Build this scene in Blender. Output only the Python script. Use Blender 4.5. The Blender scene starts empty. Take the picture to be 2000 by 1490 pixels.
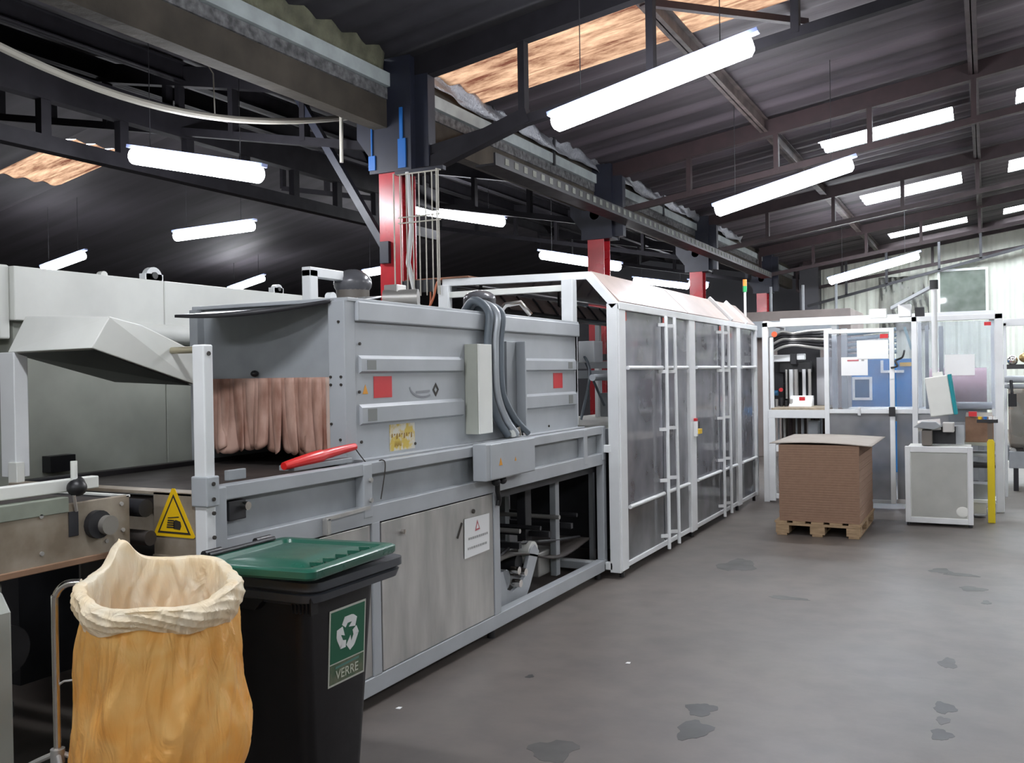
import bpy, bmesh, math, random
from mathutils import Vector, Matrix
random.seed(7)
PI = math.pi
S = bpy.context.scene
COL = S.collection
FZ = -0.05          # floor level

# ------------------------------------------------------------------ camera
cam = bpy.data.objects.new('camera', bpy.data.cameras.new('camera'))
COL.objects.link(cam)
cam.data.sensor_width = 36.0
cam.data.lens = 1827.0 / 2000.0 * 36.0
cam.data.clip_start = 0.05
cam.data.clip_end = 300
_x = Vector((0.89164662, 0.45242891, -0.01656446))
_y = Vector((0.01114491, 0.01464171, 0.99983069))
_z = _x.cross(_y)
cam.matrix_world = Matrix(((_x.x, _y.x, _z.x, 0.0), (_x.y, _y.y, _z.y, 0.0), (_x.z, _y.z, _z.z, 1.6), (0, 0, 0, 1)))
S.camera = cam
# ------------------------------------------------------------------ world + exposure
w = bpy.data.worlds.new('world'); S.world = w; w.use_nodes = True
wb = w.node_tree.nodes['Background']
wb.inputs[0].default_value = (0.86, 0.93, 1.0, 1); wb.inputs[1].default_value = 13.0
S.view_settings.view_transform = 'Standard'; S.view_settings.look = 'None'
S.view_settings.exposure = 1.42; S.view_settings.gamma = 1.0
S.view_settings.use_curve_mapping = False
S.cycles.use_denoising = True
S.cycles.max_bounces = 8; S.cycles.diffuse_bounces = 4; S.cycles.glossy_bounces = 3
S.cycles.transmission_bounces = 4; S.cycles.transparent_max_bounces = 16
S.cycles.caustics_reflective = False; S.cycles.caustics_refractive = False
S.cycles.sample_clamp_indirect = 6.0
TUBE = 34.0         # luminous strength of the fluorescent diffusers

# ------------------------------------------------------------------ materials
MT = {}
def mat(name, col, rough=0.5, metal=0.0, noise=0.0, scale=6.0, col2=None, bump=0.0, bscale=40.0, stretch=None, spec=0.5, coat=0.0, trans=0.0, detail=5.0, lo=0.35, hi=0.7):
    if name in MT: return MT[name]
    m = bpy.data.materials.new(name); m.use_nodes = True
    nt = m.node_tree; b = nt.nodes['Principled BSDF']
    b.inputs['Base Color'].default_value = (*col, 1)
    b.inputs['Roughness'].default_value = rough; b.inputs['Metallic'].default_value = metal
    b.inputs['Specular IOR Level'].default_value = spec
    if coat: b.inputs['Coat Weight'].default_value = coat
    co = nt.nodes.new('ShaderNodeTexCoord'); mp = nt.nodes.new('ShaderNodeMapping')
    nt.links.new(co.outputs['Object'], mp.inputs['Vector'])
    if stretch: mp.inputs['Scale'].default_value = stretch
    if noise or col2:
        n = nt.nodes.new('ShaderNodeTexNoise'); n.inputs['Scale'].default_value = scale; n.inputs['Detail'].default_value = detail
        nt.links.new(mp.outputs[0], n.inputs['Vector'])
        r = nt.nodes.new('ShaderNodeValToRGB')
        c2 = col2 if col2 else tuple(c * (1 - noise) for c in col)
        r.color_ramp.elements[0].position = lo; r.color_ramp.elements[1].position = hi
        r.color_ramp.elements[0].color = (*c2, 1); r.color_ramp.elements[1].color = (*col, 1)
        nt.links.new(n.outputs['Fac'], r.inputs[0]); nt.links.new(r.outputs[0], b.inputs['Base Color'])
        mr = nt.nodes.new('ShaderNodeMapRange'); mr.inputs[3].default_value = min(1, rough + 0.12); mr.inputs[4].default_value = max(0.05, rough - 0.08)
        nt.links.new(n.outputs['Fac'], mr.inputs[0]); nt.links.new(mr.outputs[0], b.inputs['Roughness'])
    if bump:
        n2 = nt.nodes.new('ShaderNodeTexNoise'); n2.inputs['Scale'].default_value = bscale; n2.inputs['Detail'].default_value = 4
        nt.links.new(mp.outputs[0], n2.inputs['Vector'])
        bp = nt.nodes.new('ShaderNodeBump'); bp.inputs['Strength'].default_value = bump; bp.inputs['Distance'].default_value = 0.02
        nt.links.new(n2.outputs['Fac'], bp.inputs['Height']); nt.links.new(bp.outputs[0], b.inputs['Normal'])
    MT[name] = m
    return m

def emis(name, col, strength):
    m = bpy.data.materials.new(name); m.use_nodes = True; nt = m.node_tree
    nt.nodes.remove(nt.nodes['Principled BSDF'])
    e = nt.nodes.new('ShaderNodeEmission'); e.inputs[0].default_value = (*col, 1); e.inputs[1].default_value = strength
    nt.links.new(e.outputs[0], nt.nodes['Material Output'].inputs[0]); MT[name] = m
    return m

def pane(name, tint, haze, hazecol, rough=0.08):
    """clear plastic sheet: mostly see-through, a little milky, glossy surface"""
    m = bpy.data.materials.new(name); m.use_nodes = True; nt = m.node_tree
    nt.nodes.remove(nt.nodes['Principled BSDF'])
    t = nt.nodes.new('ShaderNodeBsdfTransparent'); t.inputs[0].default_value = (*tint, 1)
    d = nt.nodes.new('ShaderNodeBsdfDiffuse'); d.inputs[0].default_value = (*hazecol, 1)
    tr = nt.nodes.new('ShaderNodeBsdfTranslucent'); tr.inputs[0].default_value = (*hazecol, 1)
    g = nt.nodes.new('ShaderNodeBsdfGlossy'); g.inputs['Roughness'].default_value = rough
    a = nt.nodes.new('ShaderNodeMixShader'); a.inputs[0].default_value = 0.35
    nt.links.new(d.outputs[0], a.inputs[1]); nt.links.new(tr.outputs[0], a.inputs[2])
    n = nt.nodes.new('ShaderNodeTexNoise'); n.inputs['Scale'].default_value = 3.0
    co = nt.nodes.new('ShaderNodeTexCoord'); nt.links.new(co.outputs['Object'], n.inputs['Vector'])
    mr = nt.nodes.new('ShaderNodeMapRange'); mr.inputs[1].default_value = .3; mr.inputs[2].default_value = .7
    mr.inputs[3].default_value = haze * 0.7; mr.inputs[4].default_value = haze * 1.25
    nt.links.new(n.outputs['Fac'], mr.inputs[0])
    b = nt.nodes.new('ShaderNodeMixShader'); nt.links.new(mr.outputs[0], b.inputs[0])
    nt.links.new(t.outputs[0], b.inputs[1]); nt.links.new(a.outputs[0], b.inputs[2])
    f = nt.nodes.new('ShaderNodeFresnel'); f.inputs[0].default_value = 1.4
    c = nt.nodes.new('ShaderNodeMixShader'); nt.links.new(f.outputs[0], c.inputs[0])
    nt.links.new(b.outputs[0], c.inputs[1]); nt.links.new(g.outputs[0], c.inputs[2])
    nt.links.new(c.outputs[0], nt.nodes['Material Output'].inputs[0]); MT[name] = m
    return m

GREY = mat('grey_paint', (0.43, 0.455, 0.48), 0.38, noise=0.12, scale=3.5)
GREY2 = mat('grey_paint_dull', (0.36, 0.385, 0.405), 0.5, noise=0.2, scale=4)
WHITE = mat('white_paint', (0.80, 0.82, 0.83), 0.35, noise=0.08, scale=5)
CREAM = mat('cream_paint', (0.82, 0.835, 0.79), 0.5, noise=0.14, scale=2.5)
CREAMD = mat('cream_paint_dark', (0.44, 0.46, 0.40), 0.6, noise=0.3, scale=2.0)  # darker, rougher grey-green version of the cream paint
BEIGE = mat('worn_beige_metal', (0.46, 0.405, 0.33), 0.45, metal=0.25, noise=0.35, scale=5, col2=(0.22, 0.175, 0.125))
STEEL = mat('brushed_steel', (0.62, 0.60, 0.575), 0.36, metal=0.55, noise=0.2, scale=2.2, stretch=(1, 3.2, 0.7), col2=(0.40, 0.395, 0.38))
CHROME = mat('chrome', (0.75, 0.72, 0.68), 0.16, metal=1.0)
DARK = mat('dark_metal', (0.022, 0.022, 0.026), 0.5, noise=0.3)
BLACK = mat('black_plastic', (0.012, 0.012, 0.014), 0.4)
BINM = mat('bin_black', (0.011, 0.010, 0.012), 0.42, noise=0.25, scale=9, spec=0.4)
GREEN = mat('lid_green', (0.018, 0.115, 0.075), 0.28, noise=0.2, scale=8, spec=0.6)
RED = mat('red_steel_paint', (0.42, 0.020, 0.028), 0.26, noise=0.35, scale=4)
REDD = mat('dark_red_steel', (0.022, 0.008, 0.010), 0.6, noise=0.4)
STEELDK = mat('dark_steel', (0.010, 0.009, 0.012), 0.75, noise=0.3, spec=0.2)  # near-black, dull steel colour for left-bay beams and the nearest truss
NAVY = mat('navy_steel', (0.008, 0.010, 0.022), 0.5, noise=0.3)
BLUE = mat('blue_paint', (0.012, 0.10, 0.33), 0.4)
REDTOOL = mat('red_plastic', (0.75, 0.02, 0.018), 0.3)
SIGNRED = mat('sign_red', (0.62, 0.022, 0.03), 0.45)
YELLOW = mat('yellow', (0.80, 0.50, 0.01), 0.4)
YELLOWG = mat('yellow_guard', (0.72, 0.55, 0.01), 0.4)
PAPER = mat('white_paper', (0.86, 0.87, 0.87), 0.7)
INK = mat('ink_black', (0.03, 0.025, 0.02), 0.6)
INKG = mat('ink_grey', (0.38, 0.38, 0.38), 0.7)
INKR = mat('ink_pink', (0.55, 0.16, 0.18), 0.7)
TEAL = mat('teal', (0.0, 0.27, 0.31), 0.4)
ROOF = mat('roof_sheet', (0.098, 0.080, 0.094), 0.7, noise=0.75, scale=0.9, stretch=(0.3, 2.6, 1), bump=0.2, bscale=12)  # slight purple is lens flare put into the sheet colour
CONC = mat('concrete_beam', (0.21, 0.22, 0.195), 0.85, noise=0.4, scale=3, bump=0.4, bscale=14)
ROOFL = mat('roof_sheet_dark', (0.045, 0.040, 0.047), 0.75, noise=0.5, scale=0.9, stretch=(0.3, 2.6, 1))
ROOFD = mat('roof_sheet_black', (0.014, 0.013, 0.018), 0.8, noise=0.3)  # much darker colour for the near stretch of the right roof
CONCD = mat('dirty_concrete', (0.055, 0.045, 0.033), 0.9, noise=0.5, scale=2.5, bump=0.5, bscale=10)
RUSTY = mat('dirty_translucent_sheet', (0.62, 0.43, 0.26), 0.7, col2=(0.16, 0.07, 0.035), scale=3.2, stretch=(1, 3, 1), lo=.3, hi=.75)
CARD = mat('cardboard', (0.27, 0.165, 0.11), 0.85, noise=0.1, scale=30)
CARDT = mat('cardboard_top', (0.36, 0.325, 0.285), 0.85, noise=0.1, scale=5)
WOOD = mat('pallet_wood', (0.42, 0.29, 0.17), 0.8, noise=0.35, scale=10, stretch=(1, 5, 5))
STRIPM = mat('curtain_strip', (0.56, 0.36, 0.29), 0.5, col2=(0.22, 0.085, 0.05), scale=7, stretch=(1.5, 1, 0.5), lo=.3, hi=.62)
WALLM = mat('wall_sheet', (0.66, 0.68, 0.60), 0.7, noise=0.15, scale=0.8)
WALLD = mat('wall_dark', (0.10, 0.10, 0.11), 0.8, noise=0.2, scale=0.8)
RUBBER = mat('belt_rubber', (0.06, 0.05, 0.045), 0.6, noise=0.3)
HOSE = mat('grey_hose', (0.13, 0.155, 0.18), 0.45)
COND = mat('conduit_grey', (0.40, 0.38, 0.33), 0.6)
SLANT = mat('pinkish_sheet', (0.37, 0.295, 0.26), 0.4, noise=0.1, scale=4)
BLUEM = mat('blue_machine', (0.02, 0.19, 0.50), 0.5, noise=0.1)
SKIRT = mat('grey_skirt', (0.33, 0.335, 0.345), 0.45, noise=0.2)
MAUVE = mat('mauve_drum', (0.27, 0.16, 0.19), 0.6)
DIFF = emis('tube_light', (0.93, 0.95, 1.0), TUBE)
POLY = pane('polycarbonate', (0.90, 0.91, 0.94), 0.42, (0.74, 0.75, 0.82))
POLYB = pane('polycarbonate_blue', (0.92, 0.94, 0.97), 0.19, (0.60, 0.63, 0.70))
FROST = pane('grey_lower_sheet', (0.55, 0.56, 0.58), 0.62, (0.42, 0.425, 0.44))
FILM = pane('plastic_film', (0.9, 0.9, 0.88), 0.25, (0.8, 0.82, 0.78), 0.2)
SKY = pane('skylight_sheet', (1, 1, 1), 0.12, (0.9, 0.9, 0.9), 0.3)
for _n in SKY.node_tree.nodes:
    if _n.bl_idname == 'ShaderNodeFresnel': _n.inputs[0].default_value = 1.04

def bagmat(name, c1, c2, tr):
    m = bpy.data.materials.new(name); m.use_nodes = True; nt = m.node_tree
    b = nt.nodes['Principled BSDF']; b.inputs['Roughness'].default_value = 0.36
    co = nt.nodes.new('ShaderNodeTexCoord'); n = nt.nodes.new('ShaderNodeTexNoise'); n.inputs['Scale'].default_value = 6
    nt.links.new(co.outputs['Object'], n.inputs['Vector'])
    r = nt.nodes.new('ShaderNodeValToRGB'); r.color_ramp.elements[0].color = (*c1, 1); r.color_ramp.elements[1].color = (*c2, 1)
    r.color_ramp.elements[0].position = .35; r.color_ramp.elements[1].position = .7
    nt.links.new(n.outputs['Fac'], r.inputs[0]); nt.links.new(r.outputs[0], b.inputs['Base Color'])
    n.inputs['Distortion'].default_value = 1.2
    mp = nt.nodes.new('ShaderNodeMapping'); mp.inputs['Rotation'].default_value = (0, .45, 0); mp.inputs['Scale'].default_value = (3.2, 3.2, 1.0)
    n2 = nt.nodes.new('ShaderNodeTexNoise'); n2.inputs['Scale'].default_value = 5; n2.inputs['Detail'].default_value = 3; n2.inputs['Distortion'].default_value = 1.5
    nt.links.new(co.outputs['Object'], mp.inputs[0]); nt.links.new(mp.outputs[0], n2.inputs['Vector'])
    bp = nt.nodes.new('ShaderNodeBump'); bp.inputs['Strength'].default_value = .9; bp.inputs['Distance'].default_value = .02
    nt.links.new(n2.outputs['Fac'], bp.inputs['Height']); nt.links.new(bp.outputs[0], b.inputs['Normal'])
    t = nt.nodes.new('ShaderNodeBsdfTranslucent'); nt.links.new(r.outputs[0], t.inputs[0])
    mx = nt.nodes.new('ShaderNodeMixShader'); mx.inputs[0].default_value = tr
    nt.links.new(b.outputs[0], mx.inputs[1]); nt.links.new(t.outputs[0], mx.inputs[2])
    nt.links.new(mx.outputs[0], nt.nodes['Material Output'].inputs[0])
    return m
BAG = bagmat('yellow_bag', (0.95, 0.50, 0.12), (1.0, 0.66, 0.24), 0.24)
BAGC = bagmat('yellow_bag_fold_lit', (0.98, 0.82, 0.56), (1.0, 0.93, 0.76), 0.25)  # paler for the doubled film and the overhead light put into its colour

def floor_mat():
    m = bpy.data.materials.new('worn_concrete_floor'); m.use_nodes = True; nt = m.node_tree; b = nt.nodes['Principled BSDF']
    co = nt.nodes.new('ShaderNodeTexCoord')
    n1 = nt.nodes.new('ShaderNodeTexNoise'); n1.inputs['Scale'].default_value = 0.55; n1.inputs['Detail'].default_value = 7; n1.inputs['Roughness'].default_value = .62
    n2 = nt.nodes.new('ShaderNodeTexNoise'); n2.inputs['Scale'].default_value = 5; n2.inputs['Detail'].default_value = 6
    for n in (n1, n2): nt.links.new(co.outputs['Object'], n.inputs['Vector'])
    r1 = nt.nodes.new('ShaderNodeValToRGB')
    e = r1.color_ramp.elements; e[0].position = .3; e[0].color = (0.092, 0.080, 0.073, 1); e[1].position = .72; e[1].color = (0.160, 0.137, 0.121, 1)
    r2 = nt.nodes.new('ShaderNodeValToRGB'); e = r2.color_ramp.elements; e[0].position = .3; e[0].color = (.72, .72, .74, 1); e[1].position = .6; e[1].color = (1, 1, 1, 1)
    nt.links.new(n1.outputs['Fac'], r1.inputs[0]); nt.links.new(n2.outputs['Fac'], r2.inputs[0])
    mx = nt.nodes.new('ShaderNodeMix'); mx.data_type = 'RGBA'; mx.blend_type = 'MULTIPLY'; mx.inputs[0].default_value = .7
    nt.links.new(r1.outputs[0], mx.inputs[6]); nt.links.new(r2.outputs[0], mx.inputs[7])
    nt.links.new(mx.outputs[2], b.inputs['Base Color'])
    mr = nt.nodes.new('ShaderNodeMapRange'); mr.inputs[3].default_value = .35; mr.inputs[4].default_value = .62
    nt.links.new(n1.outputs['Fac'], mr.inputs[0]); nt.links.new(mr.outputs[0], b.inputs['Roughness'])
    bp = nt.nodes.new('ShaderNodeBump'); bp.inputs['Strength'].default_value = .12; bp.inputs['Distance'].default_value = .02
    nt.links.new(n2.outputs['Fac'], bp.inputs['Height']); nt.links.new(bp.outputs[0], b.inputs['Normal'])
    return m
FLOORM = floor_mat()

# ------------------------------------------------------------------ mesh building
class MB:
    def __init__(s): s.v = []; s.f = []; s.smooth = False
    def add(s, vs, fs):
        o = len(s.v); s.v += [Vector(p) for p in vs]; s.f += [tuple(i + o for i in f) for f in fs]; return s
    def box(s, x0, x1, y0, y1, z0, z1):
        x0, x1 = sorted((x0, x1)); y0, y1 = sorted((y0, y1)); z0, z1 = sorted((z0, z1))
        return s.add([(x0,y0,z0),(x1,y0,z0),(x1,y1,z0),(x0,y1,z0),(x0,y0,z1),(x1,y0,z1),(x1,y1,z1),(x0,y1,z1)],
                     [(0,3,2,1),(4,5,6,7),(0,1,5,4),(1,2,6,5),(2,3,7,6),(3,0,4,7)])
    def bar(s, p, q, wd, ht=None, up=(0,0,1)):
        """rectangular bar from p to q, wd across, ht along up"""
        ht = ht or wd; p = Vector(p); q = Vector(q); d = (q - p).normalized(); u = Vector(up)
        a = d.cross(u)
        if a.length < 1e-4: a = d.cross(Vector((1,0,0)))
        a.normalize(); b = a.cross(d).normalized(); a *= wd/2; b *= ht/2
        vs = [p-a-b, p+a-b, p+a+b, p-a+b, q-a-b, q+a-b, q+a+b, q-a+b]
        return s.add(vs, [(0,1,2,3),(7,6,5,4),(0,4,5,1),(1,5,6,2),(2,6,7,3),(3,7,4,0)])
    def tube(s, pts, r, seg=10):
        pts = [Vector(p) for p in pts]; n = len(pts); vs = []; fs = []; prev = None
        for i, p in enumerate(pts):
            d = (pts[min(i+1,n-1)] - pts[max(i-1,0)]).normalized()
            if prev is None:
                a = d.cross(Vector((0,0,1)))
                if a.length < 1e-3: a = d.cross(Vector((1,0,0)))
            else: a = prev - d * prev.dot(d)
            a.normalize(); prev = a; b = d.cross(a); rr = r[i] if isinstance(r, (list,tuple)) else r
            for k in range(seg):
                t = 2*PI*k/seg; vs.append(p + (a*math.cos(t) + b*math.sin(t))*rr)
        for i in range(n-1):
            for k in range(seg):
                k2 = (k+1) % seg; fs.append((i*seg+k, i*seg+k2, (i+1)*seg+k2, (i+1)*seg+k))
        fs.append(tuple(range(seg-1,-1,-1))); fs.append(tuple((n-1)*seg+k for k in range(seg)))
        s.smooth = True
        return s.add(vs, fs)
    def cyl(s, p, q, r, seg=20): return s.tube([p, q], r, seg)
    def prism(s, poly, axis, a, b):
        """poly: 2D points; axis 'x' -> (y,z), 'y' -> (x,z), 'z' -> (x,y)"""
        def P(u, v, t): return {'x': (t,u,v), 'y': (u,t,v), 'z': (u,v,t)}[axis]
        n = len(poly); vs = [P(u,v,a) for u,v in poly] + [P(u,v,b) for u,v in poly]
        return s.add(vs, [tuple(range(n-1,-1,-1)), tuple(range(n,2*n))] + [(i,(i+1)%n,(i+1)%n+n,i+n) for i in range(n)])
    def grid(s, fn, nu, nv, thick=0.0, wrap=False):
        vs = [Vector(fn(i/nu, j/nv)) for i in range(nu + (0 if wrap else 1)) for j in range(nv+1)]; fs = []
        N = nu if wrap else nu
        for i in range(N):
            for j in range(nv):
                i2 = (i+1) % nu if wrap else i+1
                fs.append((i*(nv+1)+j, i2*(nv+1)+j, i2*(nv+1)+j+1, i*(nv+1)+j+1))
        s.smooth = True
        s.add(vs, fs); s.thick = thick
        return s
    def sphere(s, c, r, seg=16, rings=10, sz=1.0):
        c = Vector(c); vs = []; fs = []
        for i in range(rings+1):
            t = PI*i/rings
            for k in range(seg):
                a = 2*PI*k/seg; vs.append(c + Vector((math.sin(t)*math.cos(a)*r, math.sin(t)*math.sin(a)*r, math.cos(t)*r*sz)))
        for i in range(rings):
            for k in range(seg): fs.append((i*seg+k, (i+1)*seg+k, (i+1)*seg+(k+1)%seg, i*seg+(k+1)%seg))
        s.smooth = True
        return s.add(vs, fs)
    def xf(s, M): s.v = [M @ p for p in s.v]; return s

ORG = {}
def org(o):
    while o.parent: o = o.parent
    return ORG.get(o.name, Vector((0,0,0)))

def build(name, mb, m, parent=None, bevel=0.0, label=None, smooth=None, kind=None):
    off = org(parent) if parent else Vector((0,0,0))
    me = bpy.data.meshes.new(name)
    me.from_pydata([p - off for p in mb.v], [], mb.f); me.update()
    bm = bmesh.new(); bm.from_mesh(me); bmesh.ops.recalc_face_normals(bm, faces=bm.faces); bm.to_mesh(me); bm.free()
    sm = mb.smooth if smooth is None else smooth
    if sm:
        me.shade_smooth()
        try: me.set_sharp_from_angle(angle=math.radians(38))
        except Exception: pass
    me.materials.append(m)
    o = bpy.data.objects.new(name, me); COL.objects.link(o)
    if parent: o.parent = parent
    if getattr(mb, 'thick', 0): 
        md = o.modifiers.new('solid', 'SOLIDIFY'); md.thickness = mb.thick; md.offset = 0
    if bevel:
        b = o.modifiers.new('bevel', 'BEVEL'); b.width = bevel; b.segments = 2; b.limit_method = 'ANGLE'; b.angle_limit = math.radians(50)
    if label: o['label'] = label
    if kind: o['kind'] = kind
    return o

def thing(name, label, cat, loc, rotz=0.0, group=None, local=False):
    o = bpy.data.objects.new(name, None); COL.objects.link(o)
    o.empty_display_size = 0.1
    o.location = loc; o.rotation_euler = (0,0,rotz); o['label'] = label; o['category'] = cat
    if group: o['group'] = group
    ORG[o.name] = Vector((0,0,0)) if local else Vector(loc)
    return o

def solo(name, mb, m, label, cat, group=None, bevel=0.0, smooth=None):
    lo = [min(p[i] for p in mb.v) for i in range(3)]; hi = [max(p[i] for p in mb.v) for i in range(3)]
    c = Vector(((lo[0]+hi[0])/2, (lo[1]+hi[1])/2, lo[2]))
    mb.v = [p - c for p in mb.v]
    o = build(name, mb, m, None, bevel, label, smooth); o.location = c; o['category'] = cat
    if group: o['group'] = group
    return o

def struct(name, mb, m, bevel=0.0, smooth=None):
    o = build(name, mb, m, None, bevel, None, smooth); o['kind'] = 'structure'; return o

def bx(*a): return MB().box(*a)
def P(parent, name, m, *a, bevel=0.004, label=None): return build(name, MB().box(*a), m, parent, bevel, label)

def copy_tree(o, parent=None):
    c = o.copy(); COL.objects.link(c)
    if parent: c.parent = parent
    for ch in list(o.children): copy_tree(ch, c)
    return c

def text_mb(body, size, M, ext=0.0015):
    cu = bpy.data.curves.new('lettering', 'FONT'); cu.body = body; cu.size = size; cu.extrude = ext; cu.align_x = 'CENTER'; cu.align_y = 'CENTER'
    to = bpy.data.objects.new('lettering', cu); COL.objects.link(to)
    dg = bpy.context.evaluated_depsgraph_get(); me = bpy.data.meshes.new_from_object(to.evaluated_get(dg))
    mb = MB(); mb.add([M @ v.co for v in me.vertices], [tuple(p.vertices) for p in me.polygons])
    bpy.data.objects.remove(to); bpy.data.meshes.remove(me)
    return mb
# matrix for decals: local (u right, v up, n out) placed on +X faces (u = +Y) and on -Y faces (u = +X)
def onX(x, y, z, tilt=0.0): return Matrix.Translation((x,y,z)) @ Matrix(((0,0,1,0),(1,0,0,0),(0,1,0,0),(0,0,0,1))) @ Matrix.Rotation(tilt, 4, 'Z')
def onY(x, y, z, tilt=0.0): return Matrix.Translation((x,y,z)) @ Matrix(((1,0,0,0),(0,0,-1,0),(0,1,0,0),(0,0,0,1))) @ Matrix.Rotation(tilt, 4, 'Z')
def flat(poly, M, t0=0.0, t1=0.002):
    mb = MB().prism(poly, 'z', t0, t1); return mb.xf(M)
def rect(w, h): return [(-w/2,-h/2),(w/2,-h/2),(w/2,h/2),(-w/2,h/2)]
def tri(w, h, r=0.0): return [(-w/2,-h/2),(w/2,-h/2),(0,h/2)]

# ================================================================== SHELL
fl = MB(); fl.add([(-32,-8,FZ),(9,-8,FZ),(9,33,FZ),(-32,33,FZ)], [(0,1,2,3)])
struct('floor', fl, FLOORM)
def zr(x):   # underside of the right-hand roof bay
    return 4.50 + 0.150*(x + 4.8)
def zl(x):   # left-hand bay: gable, ridge at x = -10.5
    return 4.42 + 0.19*(-4.8 - x) if x > -10.5 else 5.503 - 0.19*(-10.5 - x)
ROWS = [(7.65, 8.85), (14.15, 15.1), (19.0, 20.25), (24.7, 25.9)]
def roof_sheet(x0, x1, y0, y1, zf, step=0.085):
    mb = MB(); n = max(1, round((y1-y0)/step)); vs = []; fs = []
    for i in range(n+1):
        y = y0 + (y1-y0)*i/n; dz = 0.022*math.sin(2*PI*y/0.34)
        vs += [(x0, y, zf(x0)+dz), (x1, y, zf(x1)+dz), (x1, y, zf(x1)+dz+0.02), (x0, y, zf(x0)+dz+0.02)]
        if i:
            a = 4*(i-1); b = 4*i; fs += [(a,b,b+1,a+1),(a+3,a+2,b+2,b+3),(a,a+3,b+3,b),(a+1,b+1,b+2,a+2)]
    mb.add(vs, fs); mb.smooth = True
    return mb
def add(m1, m2): m1.add(m2.v, m2.f); m1.smooth = m1.smooth or m2.smooth; return m1
# right bay sheets, leaving the skylight openings
roof = roof_sheet(-4.95, 9, -8.0, 2.9, zr); cur = 7.65
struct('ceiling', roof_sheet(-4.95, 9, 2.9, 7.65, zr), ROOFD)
SKX = [(-2.15, -0.38), (0.4, 2.2), (2.9, 4.9)]
for i, (a, b) in enumerate(ROWS):
    if i: add(roof, roof_sheet(-4.95, 9, cur, a, zr))
    cur = b
    if i == 0: add(roof, roof_sheet(3.0, 9, a, b, zr))
    else:
        xs = -4.95
        for (p, q) in SKX: add(roof, roof_sheet(xs, p, a, b, zr)); xs = q
        add(roof, roof_sheet(xs, 9, a, b, zr))
add(roof, roof_sheet(-4.95, 9, cur, 33, zr))
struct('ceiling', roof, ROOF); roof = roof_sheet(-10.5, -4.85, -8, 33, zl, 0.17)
# far slope of the left bay with one dirty translucent row
add(roof, roof_sheet(-32, -10.5, -8, 9.4, zl, 0.17)); add(roof, roof_sheet(-32, -10.5, 10.6, 33, zl, 0.17)); add(roof, roof_sheet(-32, -13.8, 9.4, 10.6, zl, 0.17)); add(roof, roof_sheet(-12.1, -10.5, 9.4, 10.6, zl, 0.17))
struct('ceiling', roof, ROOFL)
k = 1
for (a, b) in ROWS[1:]:
    for (p, q) in SKX:
        struct('window_%d' % k, roof_sheet(p, q, a, b, lambda x: zr(x)+0.004), SKY); k += 1
def dirty(name):
    m = bpy.data.materials.new(name); m.use_nodes = True; nt = m.node_tree
    nt.nodes.remove(nt.nodes['Principled BSDF'])
    co = nt.nodes.new('ShaderNodeTexCoord'); mp = nt.nodes.new('ShaderNodeMapping'); mp.inputs['Scale'].default_value = (0.5, 2.4, 1)
    n = nt.nodes.new('ShaderNodeTexNoise'); n.inputs['Scale'].default_value = 3.2; n.inputs['Detail'].default_value = 8; n.inputs['Roughness'].default_value = .7
    nt.links.new(co.outputs['Object'], mp.inputs[0]); nt.links.new(mp.outputs[0], n.inputs['Vector'])
    r = nt.nodes.new('ShaderNodeValToRGB'); e = r.color_ramp.elements
    e[0].position = .36; e[0].color = (0.014, 0.005, 0.003, 1); e[1].position = .68; e[1].color = (0.085, 0.052, 0.031, 1)
    nt.links.new(n.outputs['Fac'], r.inputs[0])
    t = nt.nodes.new('ShaderNodeBsdfTranslucent'); d = nt.nodes.new('ShaderNodeBsdfDiffuse')
    nt.links.new(r.outputs[0], t.inputs[0]); nt.links.new(r.outputs[0], d.inputs[0])
    mx = nt.nodes.new('ShaderNodeMixShader'); mx.inputs[0].default_value = .62
    nt.links.new(d.outputs[0], mx.inputs[1]); nt.links.new(t.outputs[0], mx.inputs[2]); nt.links.new(mx.outputs[0], nt.nodes['Material Output'].inputs[0])
    return m
DIRTY = dirty('dirty_skylight')
def thin_sheet(x0, x1, y0, y1, zf):
    mb = MB(); n = round((y1-y0)/0.04); vs = []; fs = []
    for i in range(n+1):
        y = y0 + (y1-y0)*i/n; dz = 0.022*math.sin(2*PI*y/0.34)
        vs += [(x0, y, zf(x0)+dz), (x1, y, zf(x1)+dz)]
        if i: a = 2*i-2; fs.append((a, a+1, a+3, a+2))
    mb.add(vs, fs); mb.smooth = True; return mb
struct('window_%d' % k, thin_sheet(-4.95, 3.0, 7.65, 8.85, zr), DIRTY); k += 1
struct('window_%d' % k, thin_sheet(-13.8, -12.1, 9.4, 10.6, zl), DIRTY); k += 1

# outer walls
def corr_wall_y(x0, x1, y, z0, ztop, step=0.06, per=0.28):
    mb = MB(); n = round((x1-x0)/step); vs = []; fs = []
    for i in range(n+1):
        x = x0 + (x1-x0)*i/n; d = 0.02*(1 if (x/per) % 1 < .5 else -1)
        vs += [(x, y+d, z0), (x, y+d, ztop(x))]
        if i: a = 2*i-2; fs.append((a, a+2, a+3, a+1))
    vs2 = len(vs); mb.add(vs, fs); return mb
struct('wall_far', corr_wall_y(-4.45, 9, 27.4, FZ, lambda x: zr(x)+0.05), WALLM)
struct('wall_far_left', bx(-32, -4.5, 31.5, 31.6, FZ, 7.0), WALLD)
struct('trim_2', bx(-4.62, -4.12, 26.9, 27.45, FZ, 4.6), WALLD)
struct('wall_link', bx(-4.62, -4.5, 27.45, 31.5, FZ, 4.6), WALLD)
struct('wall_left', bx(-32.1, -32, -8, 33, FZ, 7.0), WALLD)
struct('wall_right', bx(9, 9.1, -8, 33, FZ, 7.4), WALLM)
struct('wall_back', bx(-32, 9, -8.1, -8, FZ, 7.4), WALLM)
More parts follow.
